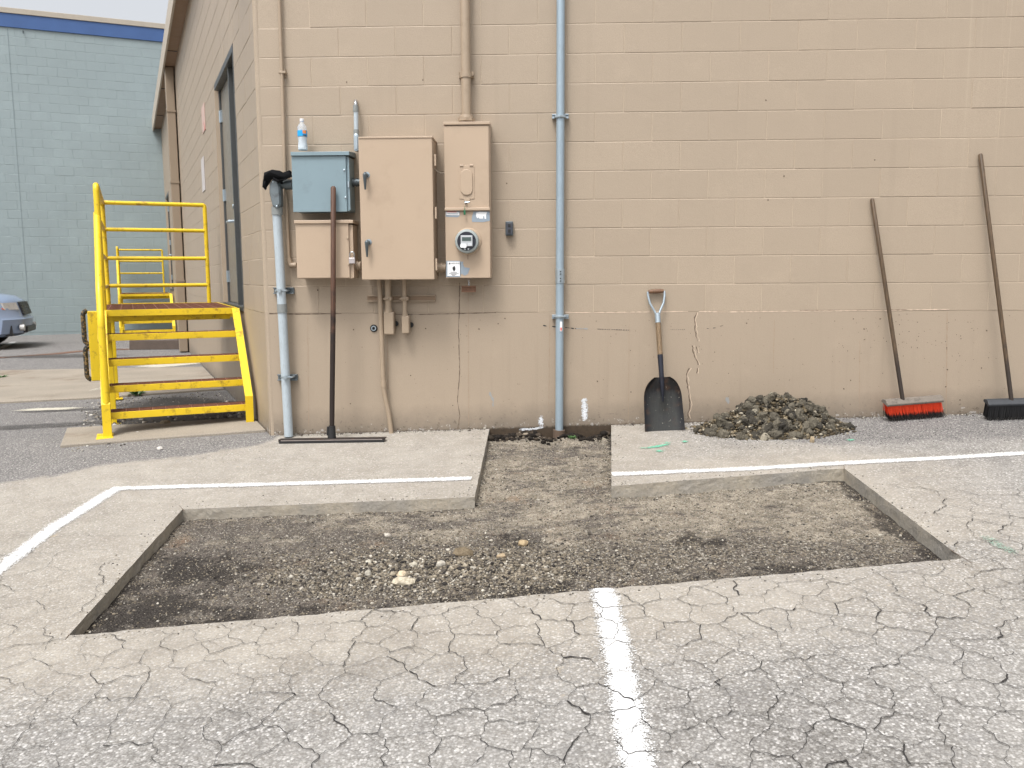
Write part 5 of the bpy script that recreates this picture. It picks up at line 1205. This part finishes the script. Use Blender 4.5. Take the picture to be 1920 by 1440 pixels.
# ---- crumbs: along the wall base, around the stair pad, on the slab
def crumbs():
    P = []; Z = []; cols = []
    def put(x, y, s, c): P.append((x, y, gz(x, y) + s * .3)); Z.append(s); cols.append(c)
    for _ in range(1500):
        x = rng.uniform(-2.0, 4.0)
        if -.40 < x < .58: continue
        put(x, -abs(rng.normal(0, .022)) - .003, rng.uniform(.002, .006) * (1 + (rng.random() < .06) * 1.5), np.array([(.30, .28, .24), (.12, .10, .085), (.55, .52, .46)][rng.choice(3, p=[.5, .38, .12])]) * rng.uniform(.7, 1.2))
    for _ in range(900):
        u, v = rng.uniform(.3, 3.2), rng.uniform(.05, 1.4); q = S(u, v, 0); put(q.x, q.y, rng.uniform(.003, .011), np.array([(.36, .33, .28), (.12, .11, .10), (.62, .60, .55)][rng.choice(3, p=[.4, .4, .2])]) * rng.uniform(.7, 1.2))
    for _ in range(240):
        u, v = rng.uniform(.8, 2.2), rng.uniform(.05, 1.3); q = S(u, v, 0); put(q.x, q.y, rng.uniform(.006, .022), np.array([(.36, .33, .28), (.10, .09, .08), (.60, .58, .53)][rng.choice(3, p=[.4, .35, .25])]) * rng.uniform(.7, 1.2))
    for _ in range(1100):
        x = rng.uniform(-.36, .53); y = -abs(rng.normal(0, .07)) - .01; s_ = float(min(.03, rng.lognormal(-4.7, .5))); P.append((x, y, floorz(x, y) + s_ * .4)); Z.append(s_); cols.append(np.array([(.020, .016, .013), (.06, .047, .035), (.26, .22, .17)][rng.choice(3, p=[.72, .21, .07])]) * rng.uniform(.6, 1.3))
    for _ in range(1500):
        x, y = rng.uniform(1.0, 3.8), rng.uniform(-.75, -.02); put(x, y, rng.uniform(.0015, .0045), np.array([(.10, .095, .09), (.30, .29, .27), (.55, .54, .5)][rng.choice(3, p=[.5, .35, .15])]) * rng.uniform(.7, 1.2))
    for _ in range(1100):
        i = rng.integers(len(trr)); p = trr[i]; x, y = p.x + rng.normal(0, .05), p.y + rng.normal(0, .05)
        if inpoly(x, y, tr) or y > -.02: continue
        put(x, y, rng.uniform(.0015, .005), np.array([(.28, .25, .20), (.10, .09, .08), (.42, .39, .34)][rng.choice(3, p=[.5, .35, .15])]) * rng.uniform(.7, 1.2))
    for _ in range(420):
        x, y = rng.uniform(-3.5, -.45), rng.uniform(-1.5, -.02); put(x, y, rng.uniform(.001, .003), np.array((.12, .11, .09)) * rng.uniform(.6, 1.6))
    for _ in range(160):
        x, y = rng.uniform(-3.2, -1.6), rng.uniform(-.65, -.05); put(x, y, rng.uniform(.002, .006), np.array((.58, .56, .52)) * rng.uniform(.6, 1.1))
    o = rocks('loose_grit', P, Z, np.array(cols)); tag(o, 'loose grit and small stones scattered along the wall and pavement', 'grit', kind='stuff')
crumbs()
def rock(px, py, s, c, name, label, on='floor', sq=(1, 1, .7)):
    p = G(px, py)
    if on == 'floor':
        p = G(px, py, -.065); z = floorz(p.x, p.y)
    else: z = gz(p.x, p.y)
    V0, F0 = ICO[2]; k = px * .37; vv = []
    for v in V0:
        q = Vector(v); r = 1 + .35 * noise.noise(q * 1.4 + Vector((k, 0, 0))) + .12 * noise.noise(q * 4 + Vector((0, k, 0))); vv.append((p.x + q.x * r * s * sq[0], p.y + q.y * r * s * sq[1], z + s * .35 + q.z * r * s * sq[2]))
    o = MB().add(vv, F0.tolist()).build(name, M['stone'], None, True); cattr(o.data, 'tint', [(*c, 1)] * len(vv)); return tag(o, label, 'stone')
rock(757, 1099, .046, (.50, .45, .35), 'stone', 'largest pale flat stone near the front edge of the trench', sq=(1.2, .7, .5))
rock(754, 1083, .026, (.55, .46, .33), 'stone', 'small tan stone just behind the largest pale stone')
rock(868, 1042, .040, (.17, .135, .09), 'stone', 'brown clod in the middle of the gravel patch', sq=(1.3, 1, .7))
rock(940, 1045, .026, (.38, .30, .20), 'stone', 'tan stone right of the brown clod in the trench')
rock(980, 1020, .026, (.40, .31, .19), 'stone', 'tan pebble at the right end of the gravel patch')
rock(690, 1080, .020, (.52, .49, .42), 'stone', 'white pebble left of the dark hollow in the trench', sq=(.8, 1, 1))
rock(692, 1060, .018, (.46, .43, .36), 'stone', 'upper white pebble left of the dark hollow in the trench')
rock(827, 1066, .022, (.50, .47, .41), 'stone', 'white pebble between the hollow and the brown clod')
rock(775, 1062, .020, (.42, .39, .32), 'stone', 'pale pebble at the back of the dark hollow')
rock(727, 1007, .018, (.44, .41, .36), 'stone', 'lone pale pebble in the left part of the trench')
rock(310, 798, .045, (.34, .28, .20), 'stone', 'tan stone lying under the near yellow stairs', on='g')
rock(258, 814, .020, (.72, .70, .66), 'stone', 'white pebble on the concrete pad under the stairs', on='g')
rock(300, 843, .022, (.66, .64, .60), 'stone', 'white pebble on dark asphalt in front of the stair pad', on='g')
p = G(1523, 828); rock(1523, 829, .028, (.42, .34, .23), 'stone', 'light brown stone standing at the front of the rubble pile', on='g', sq=(.6, .6, 1.1))
rock(125, 728, .05, (.10, .045, .03), 'leaf_clump', 'dark brown dead leaf lying on the pale walk patch', on='g', sq=(1.3, .8, .3))['category'] = 'leaf'
# ---- weeds
def weed(px, py, n, h, label):
    p = G(px, py); p.z = gz(p.x, p.y); vs = []; fs = []
    for i in range(n):
        a = rng.uniform(0, 6.28); le = h * rng.uniform(.5, 1.2); r0 = rng.uniform(0, h * .5); b = p + Vector((math.cos(a) * r0, math.sin(a) * r0, 0)); dr = Vector((math.cos(a), math.sin(a), rng.uniform(.4, 1.6))).normalized(); sd_ = Vector((-math.sin(a), math.cos(a), 0)) * le * .13; k = len(vs)
        m1 = b + dr * le * .55; m2 = b + dr * le + Vector((0, 0, -le * .25)); vs += [tuple(b), tuple(m1 - sd_), tuple(m1 + sd_), tuple(m2)]; fs += [(k, k + 1, k + 2), (k + 1, k + 3, k + 2)]
    tag(MB().add(vs, fs).build('weed', M['weed'], None), label, 'weed')
weed(258, 742, 90, .10, 'low green weed growing on the dark ground behind the stair treads')
weed(2, 712, 70, .10, 'tuft of grass at the left edge of the concrete walk')
weed(338, 636, 60, .16, 'weed at the foot of the side wall beside the far stairs')
weed(1074, 823, 50, .035, 'small green sprig in the soil beside the galvanised conduit')
# ------------------------------------------------------------------ silver-blue car at the far left
def make_car():
    c = thing('parked_car', 'silver-blue sport utility car parked at the left edge facing right', 'car', local=True)
    prof = [(-.02, .30), (.06, .22), (.02, .42), (.10, .50), (.04, .58), (-.05, .72), (-.10, .88), (-.28, .98), (-.70, 1.05), (-1.20, 1.10), (-1.32, 1.13), (-2.0, 1.62), (-2.4, 1.68), (-4.2, 1.66), (-4.55, 1.15), (-4.62, .60), (-4.55, .28)]
    prof = [(-.16, .24), (-.03, .30), (.0, .44), (.02, .56), (-.03, .60), (-.07, .74), (-.12, .90), (-.30, 1.00), (-.70, 1.06), (-1.22, 1.11), (-2.0, 1.62), (-2.4, 1.68), (-4.2, 1.66), (-4.55, 1.15), (-4.62, .60), (-4.5, .28)]
    lat = [-.92, -.90, -.78, -.5, 0, .5, .78, .90, .92]; V = []; nl = len(lat)
    def pt(x, z, y):
        k = abs(y) / .92; px_ = x - (.34 * k ** 3.2 if x > -1.0 else 0) * sst(-1.0, -.1, x); tum = 1 - .16 * sst(1.05, 1.65, z); zz = z - (.05 * k ** 4 if z > .8 else 0); return (px_, y * tum, zz)
    for x, z in prof:
        for y in lat: V.append(pt(x, z, y))
    F = [(i * nl + j, i * nl + j + 1, (i + 1) * nl + j + 1, (i + 1) * nl + j) for i in range(len(prof) - 1) for j in range(nl - 1)]
    b = MB().add(V, F)
    # sides with wheel openings
    for sgn in (-1, 1):
        def arch(cx): return [(cx + .42 * math.cos(R(a)), .34 + .42 * math.sin(R(a))) for a in range(-12, 193, 15)]
        up = [(x, z) for x, z in prof]
        low = arch(-3.72)[::-1]; low2 = arch(-.86)[::-1]
        poly = up + [(q[0], max(.26, q[1])) for q in low] + [(q[0], max(.26, q[1])) for q in low2]
        pv = [pt(x, z, sgn * .92) for x, z in poly]
        from mathutils.geometry import tessellate_polygon
        tri = tessellate_polygon([[Vector((x, z, 0)) for x, z in poly]]); b.add(pv, [tuple(q) for q in tri])
    body = b.build('body', M['carpaint'], c, True)
    gl_ = MB()
    for sgn in (-1, 1): gl_.add([pt(x, z, sgn * .93) for x, z in ((-1.45, 1.16), (-2.05, 1.56), (-4.0, 1.56), (-4.25, 1.18))], [(0, 1, 2, 3)])
    gl_.add([(-1.30, -.7, 1.17), (-1.30, .7, 1.17), (-1.93, .66, 1.60), (-1.93, -.66, 1.60)], [(0, 1, 2, 3)]); gl_.build('window', M['glass'], c)
    for sgn in (-1, 1):
        h = MB().add([tuple(Vector(pt(x, z, y)) + Vector((.012, sgn * .006, .003))) for x, z, y in ((-.075, .74, sgn * .50), (-.115, .88, sgn * .50), (-.12, .90, sgn * .80), (-.24, .965, sgn * .915), (-.42, .97, sgn * .92), (-.20, .80, sgn * .92), (-.085, .74, sgn * .80))], [(0, 1, 2, 3, 4, 5, 6)]).build('headlight', M['lamp'], c)
        MB().add([tuple(Vector(pt(x, z, y)) + Vector((.016, sgn * .012, .004))) for x, z, y in ((-.085, .74, sgn * .80), (-.105, .81, sgn * .82), (-.25, .87, sgn * .92), (-.20, .80, sgn * .92))], [(0, 1, 2, 3)]).build('indicator', M['amber'], h)
        MB().tube([(-.10, sgn * .60, .40), (-.02, sgn * .60, .40)], .06, 14).build('fog_lamp', M['lamp'], c, True)
    g = MB()
    for i in range(5): z = .655 + i * .05; g.box((-.115 - .012 * i, -.38, z), (-.048 - .012 * i, .38, z + .018))
    g.build('grille', M['carblack'], c); MB().prism([(-.04, .64), (-.115, .88), (-.2, .88), (-.2, .64)], lambda q, r_, d: (q, d, r_), -.40, .40).build('grille_backing', M['carblack'], c)
    MB().box((-.10, -.45, .30), (.004, .45, .42)).build('lower_intake', M['carblack'], c, bevel=.02)
    for cx in (-.86, -3.72):
        for sgn in (-1, 1):
            w_ = MB().lathe([(.20, -.11), (.33, -.115), (.36, -.08), (.36, .08), (.33, .115), (.20, .11)], (cx, sgn * .80, .36), (0, 1, 0), 32).build('wheel', M['tyre'], c, True)
            MB().lathe([(.215, .10), (.215, .118), (.10, .10), (.05, .125)], (cx, sgn * .80, .36), (0, sgn, 0), 20).build('rim', M['galv'], w_, True)
        MB().box((cx - .42, -.75, .30), (cx + .42, .75, .78)).build('wheel_well', M['carblack'], c)
    MB().box((-4.4, -.80, .25), (-.2, .80, .45)).build('underbody', M['carblack'], c)
    return c
car = make_car()
q = G(63, 628); car.rotation_euler = (0, 0, R(22))
car.location = Vector((-10.02, 10.3, gz(-9, 9)))
# pipes and last details ends here
